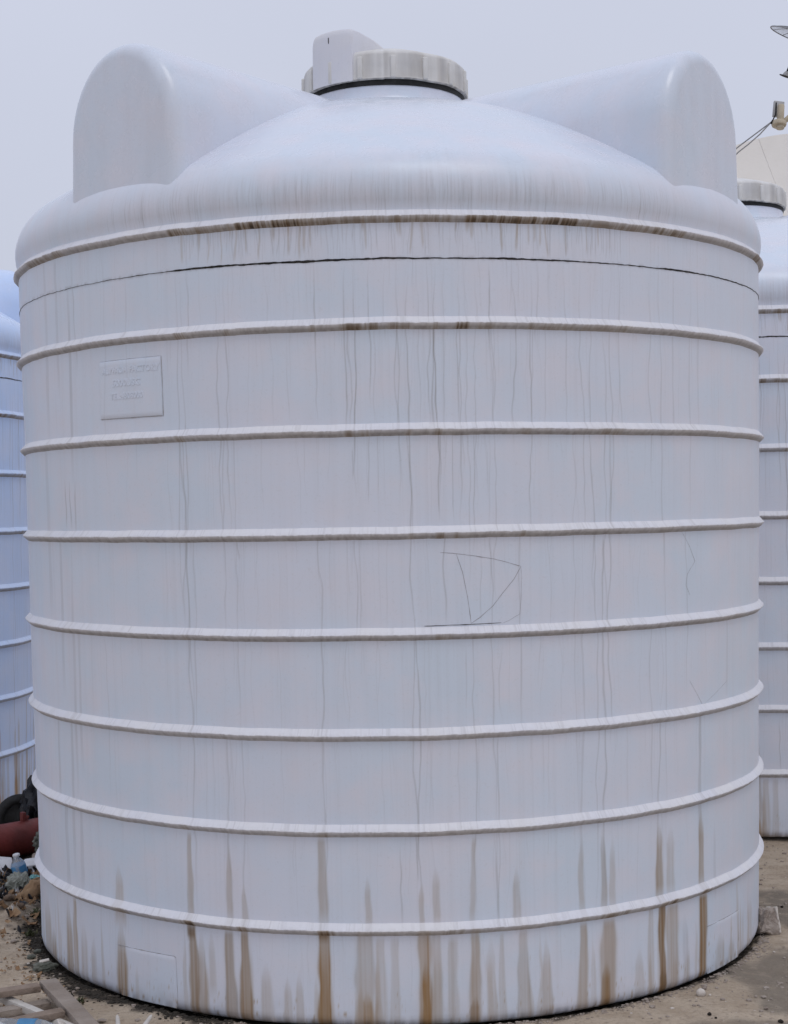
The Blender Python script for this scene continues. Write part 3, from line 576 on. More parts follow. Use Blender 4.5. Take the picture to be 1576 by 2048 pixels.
def make_tank(label, group):
    t = thing('water_tank', label, 'water tank', group=group)
    P, S = shell_grid()
    grid_mesh('tank_shell', P, M_WHITE, t, S, wrap=True)
    for k in range(8):
        P, S = rib_grid(k)
        o = grid_mesh('rib', P, M_RIB, t, S, wrap=True, flip=True)
        o.data.set_sharp_from_angle(angle=R(24))
    for k, a in enumerate((-38.4, 50.8, 141.5, 231)):
        P, S = lobe_grid(k * 9)
        o = grid_mesh('roof_lobe', P, M_WHITE, t, S)
        o.rotation_euler.z = R(a - 90)
    # dark split joint round the top of the wall
    seg = []
    for a in np.arange(-96, 96, .3):
        env = np.interp(a, [-96, -66, -40, -29, -28, -10, 0, 8, 11, 20, 30, 40, 50, 66, 96], [.4, .5, .6, .8, 2.6, 3.2, 2.3, 1.6, 2.1, 2.4, 1.5, 2.2, 1.5, 1.2, .6]) * .00092
        h = max(.00045, env * (1 + .30 * float(n1(np.array([a * .45 + 300]), 81)[0]) + .28 * float(n1(np.array([a * 2.9 + 100]), 82)[0])))
        off = .0012 * float(n1(np.array([a * .3 + 100]), 83)[0]) + .0008 * float(n1(np.array([a * 1.6 + 200]), 84)[0])
        z = SEAM_Z + off - .006 * max(0, (-a - 30) / 40)
        r = rb(z) + float(wobble(np.array(a), np.array(z)))
        seg.append([ring(np.array(a), np.array(r + d), np.array(z + s * h)) for d, s in ((-.004, 1.4), (.0012, 1), (.0018, 0), (.0012, -1), (-.004, -1.4))])
    grid_mesh('split_joint', np.array(seg).transpose(1, 0, 2), M_SEAM, t, flip=True)
    # lid
    bm = bmesh.new()
    add_lathe(bm, [(.3015, 3.081), (.3015, 3.115)], 96)  # black ring added as the shade in the gap under the lid
    from_bm('lid_gap_shade', bm, M_BLACK, t, sharp=30)
    aa = np.arange(0, 360, 1.5)
    lp = [(.322, 3.1), (.340, 3.096), (.346, 3.099), (.346, 3.103), (.343, 3.108), (.3425, 3.15), (.341, 3.188), (.338, 3.196), (.330, 3.203), (.30, 3.214), (.22, 3.238), (.12, 3.256), (.02, 3.262)]
    rows, st = [], []
    for i, (r, z) in enumerate(lp):
        rows.append(ring(aa, r + .0008 * n1(aa * .1 + i, 91), z + .002 * n1(aa * .06 + 40, 92) + .003 * np.sin(np.radians(aa + 60))))
        s = np.zeros((len(aa), 3))
        dirt = np.clip(.30 + .26 * n1(aa * .16 + 11, 93) + .10 * n1(aa * .7 + 3, 94), 0, 1)
        s[:, 0] = dirt * (1.0 if i in (4, 5, 6) else (.2 if i > 8 else .5))
        s[:, 1] = np.clip(n1(aa * .15 + 70, 95), 0, 1) * .14 * (3 <= i <= 7)
        s[:, 2] = (.35 + .3 * n1(aa * .5, 96)) * (i in (1, 2))
        st.append(s)
    lid = grid_mesh('lid', np.array(rows), M_LID, t, np.array(st), wrap=True)
    lid.scale = (.905, .905, 1)
    lug_me = None
    for k in range(16):
        a = 5.6 + 22.5 * k
        if lug_me is None:
            bm = bmesh.new()
            add_box(bm, (.021, .016, .082), Matrix.Translation((0, 0, 0)), .006, 3)
            lug = from_bm('grip_lug', bm, M_LID, lid, sharp=40)
            lug_me = lug.data
        else:
            lug = link_mesh('grip_lug', lug_me, None, lid, smooth=False)
        lug.location = ring(np.array(a), np.array(.3445), np.array(3.142 + .003 * math.sin(R(a + 60))))
        lug.rotation_euler.z = R(a)
    # raised pull block on the lid
    hw = .106
    xs = [(-hw, 0), (-hw, .7), (-hw, .93), (-hw + .004, .985)] + [(x, 1) for x in np.linspace(-hw + .014, hw - .014, 15)] + [(hw - .004, .985), (hw, .93), (hw, .7), (hw, 0)]
    rows = []
    for rr, zt, front in [(.351, 3.100, 1), (.3515, 3.15, 1), (.351, 3.21, 1), (.350, 3.268, 1), (.347, 3.283, 1), (.340, 3.291, 0), (.30, 3.290, 0), (.22, 3.278, 0), (.12, 3.258, 0), (.0, 3.232, 0)]:
        row = []
        for x, q in xs:
            y = -math.sqrt(rr * rr - x * x) if rr > .13 else -rr
            sl = .006 * math.cos(x / hw * 1.3) - .02 * x
            z_ = zt if (front and q == 1) else (3.100 + (zt + sl - 3.100) * q if not front else 3.100 + (zt - 3.1) * (q if zt > 3.2 else 1))
            if front and q == 1 and zt > 3.25: z_ = zt + sl
            row.append((x, y, z_))
        rows.append(row)
    o = grid_mesh('pull_block', np.array(rows), M_RIB, lid, np.zeros((len(rows), len(xs), 3)) + np.array([.12, 0, 0]), flip=True)
    o.data.set_sharp_from_angle(angle=R(40))
    o.rotation_euler.z = R(-39.5)
    bm = bmesh.new()
    add_box(bm, (.003, .004, .022), Matrix.Translation((-.004, -.3505, 3.262)), .0008, 1)
    o2 = from_bm('moulding_nick', bm, M_SEAM, lid); o2.rotation_euler.z = R(-39.5)
    # maker's plate with raised letters
    def plate(name, a0, a1, z0, z1, th, mat, nx=20, nz=12, edge=None):
        A = np.linspace(a0, a1, nx); Z = np.linspace(z0, z1, nz)
        e = .0022
        da = math.degrees(e / 1.36)
        A = np.concatenate([[a0 - da, a0 - da * .6], A, [a1 + da * .6, a1 + da]]); Z = np.concatenate([[z0 - e, z0 - e * .6], Z, [z1 + e * .6, z1 + e]])
        AA, ZZ = np.meshgrid(A, Z)
        H = np.full(AA.shape, th)
        H[:, 0] = H[:, -1] = H[0, :] = H[-1, :] = -.003
        for q in (1, -2): H[:, q] = np.minimum(H[:, q], th * .7); H[q, :] = np.minimum(H[q, :], th * .7)
        RR = rb(ZZ) + wobble(AA, ZZ) + H
        H = np.where(H > 0, H * np.clip((AA - a0) / 3, 0, 1) * np.clip(1.3 - (AA - a0) / (a1 - a0) * .3, 0, 1), H) if name == 'outlet_pad' else H
        if name == 'outlet_pad': H = np.where(H > -.002, H * np.clip((ZZ - .02) / .07, 0, 1) - .0004 * (ZZ < .03), H)
        RR = rb(ZZ) + wobble(AA, ZZ) + H
        S = stains(A, Z)
        return grid_mesh(name, ring(AA, RR, ZZ), mat, t, S)
    pl = plate('maker_plate', -42.2, -31.0, 1.8455, 2.0230, .0030, M_WHITE, 100, 14)
    def wrap_strip(bm, pts, w, lift):
        """thin bead along (az, z) points on the wall"""
        q = []
        for (a0, z0), (a1, z1) in zip(pts[:-1], pts[1:]):
            n = max(2, int(max(abs(a1 - a0) / .35, abs(z1 - z0) / .012)))
            for i in range(n): q.append((a0 + (a1 - a0) * i / n, z0 + (z1 - z0) * i / n))
        q.append(pts[-1])
        L = []
        for i, (a, z) in enumerate(q):
            r = rb(z) + float(wobble(np.array(a), np.array(z))) + lift
            jj = .0007 * noise.noise(Vector((a * .9, z * 12, 3)))
            L.append(Vector(ring(np.array(a), np.array(r), np.array(z + jj))))
        ws = [w * (.62 + .75 * noise.noise(Vector((i * .4, w * 900, 5)))) * (.35 if i in (0, len(L) - 1) else 1) for i in range(len(L))]
        add_tube(bm, L, ws, 6)
    bm = bmesh.new()
    wrap_strip(bm, [(-30.85, 2.027), (-30.78, 1.95), (-30.8, 1.841)], .0013, .0006)
    from_bm('plate_edge', bm, M_GROOVE, pl)
    bm = bmesh.new()
    wrap_strip(bm, [(-30.8, 1.8425), (-36, 1.8420), (-42.3, 1.8425)], .0012, .0006)
    from_bm('plate_edge', bm, M_GROOVE, pl)
    bm = bmesh.new()
    wrap_strip(bm, [(-42.4, 2.0260), (-36, 2.0264), (-30.9, 2.027)], .0006, .0003)
    o_ = from_bm('plate_edge', bm, M_GROOVE, pl)
    let_me = bpy.data.meshes.new('raised_letters')
    bml = bmesh.new()
    for body, size, a_c, zc, sx in (('ALWADA FACTORY', .030, -36.4, 1.984, .93), ('5000USG', .031, -37.0, 1.943, 1.05), ('TEL:4808000', .028, -37.0, 1.903, .98)):
        cu = bpy.data.curves.new('letters', 'FONT')
        cu.body = body; cu.size = size; cu.align_x = 'CENTER'; cu.extrude = .0011; cu.resolution_u = 2; cu.offset = .0007
        ob = bpy.data.objects.new('letters_tmp', cu); COL.objects.link(ob)
        bpy.context.view_layer.update()
        me = bpy.data.meshes.new_from_object(ob.evaluated_get(bpy.context.evaluated_depsgraph_get()))
        bpy.data.objects.remove(ob)
        for v in me.vertices:
            x, y, h = v.co
            z = zc + y
            a = a_c + math.degrees(x * sx / 1.37)
            r = rb(z) + float(wobble(np.array(a), np.array(z))) + .0030 + h
            v.co = Vector(ring(np.array(a), np.array(r), np.array(z)))
        bml.from_mesh(me)
        bpy.data.meshes.remove(me); bpy.data.curves.remove(cu)
    bml.to_mesh(let_me); bml.free()
    link_mesh('raised_letters', let_me, M_WHITE, pl, smooth=False)
    # blank outlet pads low on the wall
    def pad(a0, a1, z0, z1):
        return plate('outlet_pad', a0, a1, z0, z1, .0018, M_WHITE, 100, 14)
    p1 = pad(-41.9, -31.6, .012, .1695)
    bm = bmesh.new(); wrap_strip(bm, [(-42.5, .1705), (-36, .1722), (-31.6, .1725), (-31.35, .169)], .0014, .0012); wrap_strip(bm, [(-31.35, .169), (-31.2, .03)], .0007, .0006)
    from_bm('pad_edge', bm, M_GROOVE, p1)
    p2 = pad(48.3, 58.3, .012, .166)
    bm = bmesh.new(); wrap_strip(bm, [(47.9, .1665), (53, .1678), (58.4, .169)], .0013, .0012); wrap_strip(bm, [(58.4, .169), (58.45, .06)], .0006, .0006)
    from_bm('pad_edge', bm, M_GROOVE, p2)
    # creases and scratches in the wall
    CRE = [([(5.76,1.412),(7.33,1.41),(7.78,1.408),(10.19,1.4),(12.77,1.389),(14.73,1.376),(16.2,1.365)], .0011), ([(7.78,1.408),(8.56,1.352),(9.15,1.277),(9.44,1.225),(9.55,1.2)], .0011),
           ([(16.2,1.365),(15.24,1.328),(13.69,1.287),(12.36,1.249),(10.72,1.218),(9.55,1.2)], .0011), ([(16.2,1.365),(16.24,1.324),(16.14,1.264),(15.98,1.223),(14.63,1.206),(13.64,1.197)], .0006),
           ([(42.52,1.451),(43.96,1.41),(45.35,1.358),(43.59,1.318),(43.24,1.283),(44.14,1.25)], .0006), ([(43.82,.978),(47.06,.89)], .0005), ([(47.06,.89),(54.43,.954)], .0004)]
    for pts, w_ in CRE:
        bm = bmesh.new(); wrap_strip(bm, pts, w_, .0002)
        from_bm('crease', bm, M_CREASE, t)
    bm = bmesh.new(); wrap_strip(bm, [(3.6,1.1955),(6.24,1.1965),(9.55,1.1975),(12.65,1.1985),(13.5,1.199)], .0013, .0004)
    from_bm('crease', bm, M_SEAM, t)
    return t

def children_of(o): return [c for c in COL.objects if c.parent == o]

def copy_tree(o, parent=None, kids=None):
    c = o.copy(); COL.objects.link(c)
    if parent is not None: c.parent = parent
    for ch in kids.get(o.name, []):
        if not ch.name.startswith('crease'): copy_tree(ch, c, kids)     # the scratches belong to the big tank alone
    return c

TANKS = 'ribbed white water tanks'
tank = make_tank('big ribbed off-white plastic water tank with brown rust runs, largest and closest of the tanks', TANKS)
kids = {}
for o in list(COL.objects):
    if o.parent is not None: kids.setdefault(o.parent.name, []).append(o)

def recolour(o, mat):
    for ch in [c for c in COL.objects if c.parent == o]:
        if ch.type == 'MESH' and ch.data.materials and ch.data.materials[0] in (M_WHITE, M_RIB):
            ch.material_slots[0].link = 'OBJECT'
            ch.material_slots[0].material = mat
        recolour(ch, mat)

right_tank = copy_tree(tank, None, kids)
right_tank.location = (1.83, 2.47, 0.008)
right_tank.rotation_euler.z = R(-4)
tag(right_tank, 'white ribbed water tank on the right, mostly hidden, with a satellite dish above its lid', 'water tank', TANKS)
left_tank = copy_tree(tank, None, kids)
left_tank.location = (-3.355, 2.66, -.012)
left_tank.rotation_euler.z = R(75)
tag(left_tank, 'bluish ribbed water tank at the left edge, with a red pipe lying in front', 'water tank', TANKS)
far_tank = copy_tree(tank, None, kids)
far_tank.location = (-4.22, 6.05, 0)
far_tank.rotation_euler.z = R(30)
tag(far_tank, 'bluish water tank glimpsed as a thin slice in the gap between two nearer tanks', 'water tank', TANKS)
recolour(left_tank, M_BLUE)
recolour(far_tank, M_BLUE)
# small capped vents that only these two show on the roof
for tk, a, r_, z_ in ((right_tank, 26, .80, 2.825), (left_tank, 30, 1.0, 2.74)):
    bm = bmesh.new()
    add_lathe(bm, [(.030, -.02), (.030, .012), (.075, .014), (.080, .020), (.078, .030), (.02, .044)], 28)
    add_tube(bm, [(0, 0, .03), (0, 0, .075)], .008, 8)
    v = from_bm('vent_cap', bm, M_WHITE, tk, sharp=35)
    v.location = ring(np.array(a), np.array(r_), np.array(z_))

# ------------------------------------------------------------------ ground: one sheet, fine near the tanks
def spaced(lim, fine, step):
    a = np.arange(-fine, fine + step / 2, step)
    b = []
    x, s = fine, step
    while x < lim:
        s *= 1.35; x += s; b.append(x)
    b = np.array(b)
    return np.concatenate([-b[::-1], a, b])
gx = spaced(900, 2.4, .018)
gy = spaced(900, 2.4, .018)
X, Y = np.meshgrid(gx, gy)
near = np.clip(1 - (np.maximum(np.abs(X), np.abs(Y)) - 2.2) / 2, 0, 1)
Zg = (.012 * n2(X * 2.2 + 60, Y * 2.2 + 60, 101) + .006 * n2(X * 7 + 80, Y * 7 + 80, 102) + .0035 * n2(X * 21 + 90, Y * 21 + 90, 103) + .0018 * n2(X * 47, Y * 47 + 9, 104)) * near
rad = np.hypot(X, Y)
calm = np.clip((rad - 1.36) / .25, 0, 1)
Zg = Zg * (.25 + .75 * calm) - .003
Zg += .045 * np.exp(-((X + 1.52) ** 2 + (Y - .02) ** 2) / .03) * (1 + .5 * n2(X * 25, Y * 25 + 30, 105))      # heap of earth by the rubbish
Zg += .030 * np.exp(-((X + 1.60) ** 2 + (Y - .45) ** 2) / .05) * (1 + .5 * n2(X * 30, Y * 30 + 30, 106))
Zg[rad < 1.33] = -.02
SG = np.zeros(X.shape + (3,))
def blot(cx, cy, sx, sy, amt, seed):
    q = ((X - cx) / sx) ** 2 + ((Y - cy) / sy) ** 2 + .7 * n2(X * 6 + seed, Y * 6 + 50, seed) + .35 * n2(X * 17 + seed, Y * 17 + 50, seed + 1)
    return amt * np.clip((1.25 - q) / .5, 0, 1)
SG[..., 0] = np.maximum.reduce([blot(1.52, -.10, .20, .33, .85, 111), blot(1.50, -1.0, .42, .40, .75, 113), blot(1.05, -1.42, .28, .12, .6, 115), blot(1.35, 0.15, .12, .10, .5, 117), blot(-1.60, .62, .25, .32, .5, 119)])
aza = np.degrees(np.arctan2(X, -Y))
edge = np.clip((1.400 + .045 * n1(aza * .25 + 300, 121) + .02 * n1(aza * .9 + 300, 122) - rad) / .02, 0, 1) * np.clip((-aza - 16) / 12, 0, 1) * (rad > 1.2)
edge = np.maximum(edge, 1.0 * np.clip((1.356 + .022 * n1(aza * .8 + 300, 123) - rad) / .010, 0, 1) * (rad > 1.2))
SG[..., 1] = np.maximum.reduce([edge, blot(-1.72, 1.0, .40, .40, .95, 125), blot(-1.56, .30, .22, .32, .75, 127), blot(-1.40, -.02, .06, .10, .5, 129)])  # blot by the red pipe paints its deep shade into the ground
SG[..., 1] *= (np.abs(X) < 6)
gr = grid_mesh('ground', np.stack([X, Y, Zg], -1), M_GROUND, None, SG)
tag(gr, kind='structure')

def gz(x, y):
    i = min(np.searchsorted(gx, x), len(gx) - 1); j = min(np.searchsorted(gy, y), len(gy) - 1)
    return float(Zg[j, i])

# damp dark soil and moss heaped along the foot of the tank
vs, fs = [], []
bm = bmesh.new()
for i in range(2600):
    a = rng.uniform(-108, -22); wdt = .022 + .035 * (.5 + .5 * math.sin(a * .21)) * (1 if a < -30 else .5)
    r_ = 1.335 + abs(rng.normal(0, 1)) * wdt
    s = .0016 * 4.2 ** (rng.uniform() ** 1.8)
    p = ring(np.array(a), np.array(r_), np.array(0.0))
    q = bmesh.ops.create_icosphere(bm, subdivisions=1, radius=s)['verts']
    k1, k2 = rng.uniform(.7, 1.6), rng.uniform(.7, 1.6)
    for v in q:
        v.co = Vector((v.co.x * k1 * rng.uniform(.8, 1.2), v.co.y * k2 * rng.uniform(.8, 1.2), v.co.z * .6)) + Vector((p[0], p[1], gz(p[0], p[1]) + s * .2))
o = from_bm('damp_soil', bm, M_SOIL, None, smooth=False)
tag(o, 'dark damp soil and crumbs along the left foot of the big tank', 'soil', kind='stuff')
# loose grit
def scatter(name, label, n, area, smin, smax, mat):
    bm = bmesh.new()
    k = 0
    while k < n:
        x = rng.uniform(area[0], area[1]); y = rng.uniform(area[2], area[3])
        if math.hypot(x, y) < 1.35: continue
        k += 1
        s = smin * (smax / smin) ** (rng.uniform() ** 2.2)
        q = bmesh.ops.create_icosphere(bm, subdivisions=1, radius=s)['verts']
        z = gz(x, y) + s * .3
        sx_, sy_ = rng.uniform(.7, 1.5), rng.uniform(.7, 1.5)
        for v in q: v.co = Vector((v.co.x * sx_ + x, v.co.y * sy_ + y, v.co.z * .6 + z))
    o = from_bm(name, bm, mat, None, smooth=False)
    tag(o, label, 'gravel', kind='stuff')
scatter('gravel', 'sandy grit and small stones on the dirt right of the big tank', 900, (.7, 2.0, -1.7, 1.2), .0022, .010, M_CONC)
scatter('gravel', 'grit and crumbs of rubble on the dirt left of the big tank', 1000, (-2.1, -.6, -1.7, 1.3), .0022, .011, M_CONC)
bm = bmesh.new()
for i in range(1500):
    a = rng.uniform(-22, 95); r_ = 1.342 + abs(rng.normal(0, 1)) * (.014 + .02 * (.5 + .5 * math.sin(a * .31)))
    s = .0013 * 4.5 ** (rng.uniform() ** 2)
    p = ring(np.array(a), np.array(r_), np.array(0.0))
    q = bmesh.ops.create_icosphere(bm, subdivisions=1, radius=s)['verts']
    k1, k2 = rng.uniform(.7, 1.6), rng.uniform(.7, 1.6)
    for v in q: v.co = Vector((v.co.x * k1, v.co.y * k2, v.co.z * .6)) + Vector((p[0], p[1], gz(p[0], p[1]) + s * .3))
tag(from_bm('grit_bank', bm, M_CONC, None, smooth=False), 'sand and grit banked against the right foot of the big tank', 'gravel', kind='stuff')
scatter('pale_grit', 'pale plaster crumbs strewn on the dirt around the tank foot', 160, (-2.0, 1.9, -1.7, 1.0), .002, .006, M_PALE)

# flat litter: leaves, torn paper and film, trodden into the heap
def litter(name, label, n, cx, cy, sx_, sy_, smin, smax, mat, lift):
    bm = bmesh.new()
    k = 0
    while k < n:
        x = rng.normal(cx, sx_); y = rng.normal(cy, sy_)
        if math.hypot(x, y) < 1.37: continue
        k += 1
        s = rng.uniform(smin, smax); a = rng.uniform(0, 6.28)
        q = Matrix.Rotation(a, 4, 'Z') @ Matrix.Rotation(rng.normal(0, .5), 4, 'X') @ Matrix.Rotation(rng.normal(0, .4), 4, 'Y')
        asp = rng.uniform(.4, 1.0)
        vs = []
        for u_ in (-1, 0, 1):
            for v_ in (-1, 0, 1):
                p = Vector((u_ * s * (1 - .3 * abs(v_) * rng.uniform()), v_ * s * asp * (1 - .3 * abs(u_) * rng.uniform()), s * rng.normal(0, .22)))
                p = q @ p
                vs.append(bm.verts.new((p.x + x, p.y + y, max(p.z, -s * .3) + gz(x, y) + s * .35 + lift * rng.uniform())))
        for i_ in (0, 1, 3, 4): bm.faces.new((vs[i_], vs[i_ + 1], vs[i_ + 4], vs[i_ + 3]))
    o = from_bm(name, bm, mat, None, smooth=False)
    tag(o, label, 'litter', kind='stuff')
litter('dry_leaves', 'dry brown leaves and bits of paper trodden into the rubbish heap', 260, -1.58, .36, .13, .30, .006, .024, M_PAPER, .02)
litter('dark_scraps', 'dark scraps of film and rubber in the rubbish heap', 300, -1.60, .58, .13, .26, .005, .018, M_FILMFILL, .03)
litter('pale_scraps', 'pale scraps of film and foam in the rubbish heap', 90, -1.60, .55, .12, .28, .004, .014, M_FOAM, .03)
litter('dry_leaves', 'dry leaves and chaff along the damp soil at the tank foot', 110, -1.22, -.66, .12, .35, .003, .010, M_PAPER, .004)

# weeds against the wall
def weed(x, y, h, n, label):
    bm = bmesh.new()
    for i in range(n):
        a = rng.uniform(0, 6.28); L = h * rng.uniform(.45, 1); lean = rng.uniform(.2, .9)
        d = Vector((math.cos(a) * lean, math.sin(a) * lean, 1)).normalized()
        b0 = Vector((rng.normal(0, .012), rng.normal(0, .012), -.004))
        side = Vector((-math.sin(a), math.cos(a), 0)) * rng.uniform(.002, .0045)
        m_ = b0 + d * L * .55; e = b0 + d * L * .9 + Vector((d.x, d.y, -.4)) * L * .25
        v = [bm.verts.new(p) for p in (b0 - side * .5, b0 + side * .5, m_ + side, m_ - side, e)]
        bm.faces.new((v[0], v[1], v[2], v[3])); bm.faces.new((v[3], v[2], v[4]))
    o = from_bm('weed', bm, M_WEED, None, smooth=False)
    o.location = (x, y, gz(x, y))
    tag(o, label, 'weed', 'weeds at the foot of the tank')
weed(-1.375, .13, .075, 46, 'tallest green weed tuft, beside the crumpled brown paper')
weed(-1.385, -.05, .06, 30, 'weed tuft on the heap of earth against the tank wall')
weed(-1.02, -1.035, .03, 26, 'low yellowish weed tuft by the corner of the wooden frame')
weed(-1.36, -.24, .045, 26, 'dark weed tuft below the earth heap at the tank foot')

# ------------------------------------------------------------------ right side: rubble
t = thing('concrete_chunk', 'broken concrete chunk with one pale plastered face, lying right of the tank foot', 'rubble', (1.318, -.36, gz(1.318, -.36)))
bm = bmesh.new(); add_box(bm, (.066, .06, .088), None, .006, 1)
bmesh.ops.triangulate(bm, faces=bm.faces); bmesh.ops.subdivide_edges(bm, edges=bm.edges, cuts=5, use_grid_fill=True)
for v in bm.verts:
    v.co += noise.noise_vector(v.co * 24 + Vector((4, 0, 0))) * .013 + noise.noise_vector(v.co * 60) * .008 + noise.noise_vector(v.co * 150) * .0022
    if v.co.z > 0: v.co.x *= 1 - v.co.z * 3
o = from_bm('broken_core', bm, M_CONC, t, sharp=30); o.location = (-.006, 0, .040); o.rotation_euler = (R(-14), R(10), R(28))
bm = bmesh.new(); add_box(bm, (.009, .056, .092), None, .002, 1)
bmesh.ops.subdivide_edges(bm, edges=bm.edges, cuts=3, use_grid_fill=True)
for v in bm.verts: v.co += noise.noise_vector(v.co * 40) * .004
o = from_bm('plaster_face', bm, M_PALE, t, sharp=40); o.location = (.024, .004, .044); o.rotation_euler = (R(-14), R(2), R(28))
def lump(name, x, y, s, seed, mat, label, cat, group=None, flat=.8, amp=.2):
    o = crumple(name, (s, s * .9, s * flat), seed, mat, None, 3, amp, 1.7, False)
    o.location = (x, y, gz(x, y) + s * flat * .75)
    return tag(o, label, cat, group)
lump('pebble', .934, -1.09, .0145, 11, M_PALE, 'pale rounded pebble touching the foot of the big tank on the right', 'stone', None, .95, .1)
DK = 'dark lumps on the dirt at lower right'
lump('dark_lump', .925, -1.268, .0062, 21, M_DARKLUMP, 'small dark lump, the upper left one on the bare dirt below the pale pebble', 'dirt lump', DK)
lump('dark_lump', .936, -1.308, .0042, 22, M_DARKLUMP, 'tiniest dark lump, just under another on the dirt below the pale pebble', 'dirt lump', DK)
lump('dark_lump', 1.125, -1.325, .0085, 23, M_DARKLUMP, 'widest dark lump, alone in the lower right corner of the dirt', 'dirt lump', DK, .6)
lump('dark_lump', 1.455, -.02, .006, 24, M_DARKLUMP, 'small dark lump on the damp ground behind the concrete chunk', 'dirt lump', DK)

# ------------------------------------------------------------------ left side: rubbish
# red pipe with a welded lug
pd = Vector((.69, .72, 0)).normalized()
pc_ = Vector((-1.735, 1.13, .072))
t = thing('red_pipe', 'thick faded red metal pipe lying on the ground left of the big tank', 'pipe', pc_)
bm = bmesh.new()
m = axis_mat((0, 0, 0), pd)
add_lathe(bm, [(.070, -1.0), (.078, -1.0), (.078, .46), (.070, .46), (.07, -1.0)][0:4], 40, m)
from_bm('pipe', bm, M_RED, t, sharp=35)
bm = bmesh.new()
add_box(bm, (.028, .075, .018), axis_mat(pd * .03 + Vector((0, 0, .080)), pd, (0, 0, 1)), .004, 2)
add_box(bm, (.014, .018, .024), axis_mat(pd * .05 + Vector((0, 0, .088)), Vector((.5, .3, .8)), (0, 1, 0)), .004, 2)
from_bm('welded_lug', bm, M_RED, t, sharp=35)
# black wheel
t = thing('black_wheel', 'black rubber wheel standing on edge behind the red pipe', 'wheel', (-1.815, 1.50, .092))
t.rotation_euler = (R(90), 0, R(18))
bm = bmesh.new()
add_lathe(bm, [(.062 + .030 + .026 * math.cos(a), .026 * math.sin(a)) for a in np.linspace(0, 2 * math.pi, 14, endpoint=False)], 40, None, True)
from_bm('rubber_rim', bm, M_BLACK, t)
bm = bmesh.new()
add_lathe(bm, [(.012, -.024), (.08, -.018), (.08, .018), (.05, .012), (.03, .016), (.012, .026)], 32)
from_bm('hub', bm, M_BLACK, t, sharp=35)
# black filler added to darken the shaded gap between the tanks
o = crumple('black_film_filler', (.085, .30, .19), 31, M_FILMFILL, None, 4, .3, 2.0)
o.location = (-1.735, 1.66, .10); tag(o, 'crumpled black filler added to darken the gap between the two tanks behind the red pipe', 'gap filler')
# rock, foam, bottles, bags
o = crumple('lichened_rock', (.052, .05, .062), 41, M_ROCK, None, 4, .3, 1.8); o.location = (-1.575, .98, .085)
tag(o, 'grey green lichened rock wedged between the red pipe and the tank', 'rock')
o = crumple('rubble_stone', (.045, .04, .03), 42, M_CONC, None, 3, .22, 1.6, False); o.location = (-1.585, .97, .02)
tag(o, 'low broken stone under the lichened rock beside the tank', 'rock')
def foam(name, size, loc, rot, label, seed):
    bm = bmesh.new(); add_box(bm, size, None, .004, 2)
    bmesh.ops.subdivide_edges(bm, edges=bm.edges, cuts=2, use_grid_fill=True)
    for v in bm.verts: v.co += noise.noise_vector(v.co * 30 + Vector((seed, 0, 0))) * .004
    o = from_bm(name, bm, M_FOAM, None, sharp=40); o.location = loc; o.rotation_euler = rot
    return tag(o, label, 'foam block', 'white foam pieces in the rubbish')
foam('foam_slab', (.13, .09, .035), (-1.745, .78, .030), (R(28), R(8), R(15)), 'white foam slab under the red pipe at the left edge', 1)
foam('foam_slab', (.07, .06, .04), (-1.588, .76, .032), (R(22), R(-6), R(-10)), 'small white foam slab between the blue banded bottle and the tank', 2)
foam('foam_slab', (.05, .04, .03), (-1.535, .92, .065), (R(32), R(20), R(30)), 'little white foam lump tucked under the lichened rock', 4)
foam('foam_slab', (.30, .26, .05), (-1.30, -1.52, .052), (R(8), R(14), R(-20)), 'large white foam slab in the near lower left corner by the water bottle', 3)

def bottle(label, loc, d, L=.20, r=.031, crush=0., seed=1):
    t = thing('water_bottle', label, 'bottle', loc, 'plastic water bottles in the rubbish')
    m = axis_mat((0, 0, 0), d)
    prof = [(.006, 0), (r * .8, .001), (r, .008), (r * .97, L * .16), (r, L * .2), (r * .97, L * .24), (r, L * .28), (r, L * .60), (r * .96, L * .66), (r * .6, L * .82), (.013, L * .90), (.013, L * .94)]
    bm = bmesh.new(); add_lathe(bm, prof, 28, m)
    for v in bm.verts: v.co += noise.noise_vector(v.co * 22 + Vector((seed, 0, 0))) * crush
    from_bm('bottle_body', bm, M_PET, t, sharp=50)
    bm = bmesh.new(); add_lathe(bm, [(r * 1.02, L * .31), (r * 1.03, L * .33), (r * 1.03, L * .55), (r * 1.02, L * .57)], 28, m)
    for v in bm.verts: v.co += noise.noise_vector(v.co * 22 + Vector((seed, 0, 0))) * crush
    from_bm('paper_label', bm, M_BLUELAB, t, sharp=50)
    bm = bmesh.new(); add_lathe(bm, [(.014, L * .91), (.015, L * .92), (.015, L * .98), (.013, L * 1.0)], 20, m)
    from_bm('cap', bm, M_FOAM, t, sharp=40)
bottle('clear water bottle with blue label lying by the wooden frame', (-1.18, -1.43, .052), (1, -.10, -.02), .21, .032, .003, 2)
bottle('crushed clear bottle with blue band leaning upright in the rubbish heap', (-1.57, .50, .03), (-.15, -.1, 1), .115, .027, .010, 5)
o = crumple('plastic_bag', (.058, .05, .062), 51, M_BAG, None, 5, .22, 1.8); o.location = (-1.545, .36, .036)
tag(o, 'crumpled greenish grey plastic bag in the rubbish heap', 'plastic bag')
o = crumple('white_scrap', (.032, .03, .014), 52, M_FOAM, None, 4, .3, 2); o.location = (-1.530, .30, .010)
tag(o, 'small white film scrap poking from under the greenish bag', 'scrap')
o = crumple('turquoise_wrapper', (.036, .032, .026), 53, M_TURQ, None, 4, .32, 2.0); o.location = (-1.500, .45, .035)
tag(o, 'turquoise plastic wrapper between the bottle and the tank wall', 'wrapper')
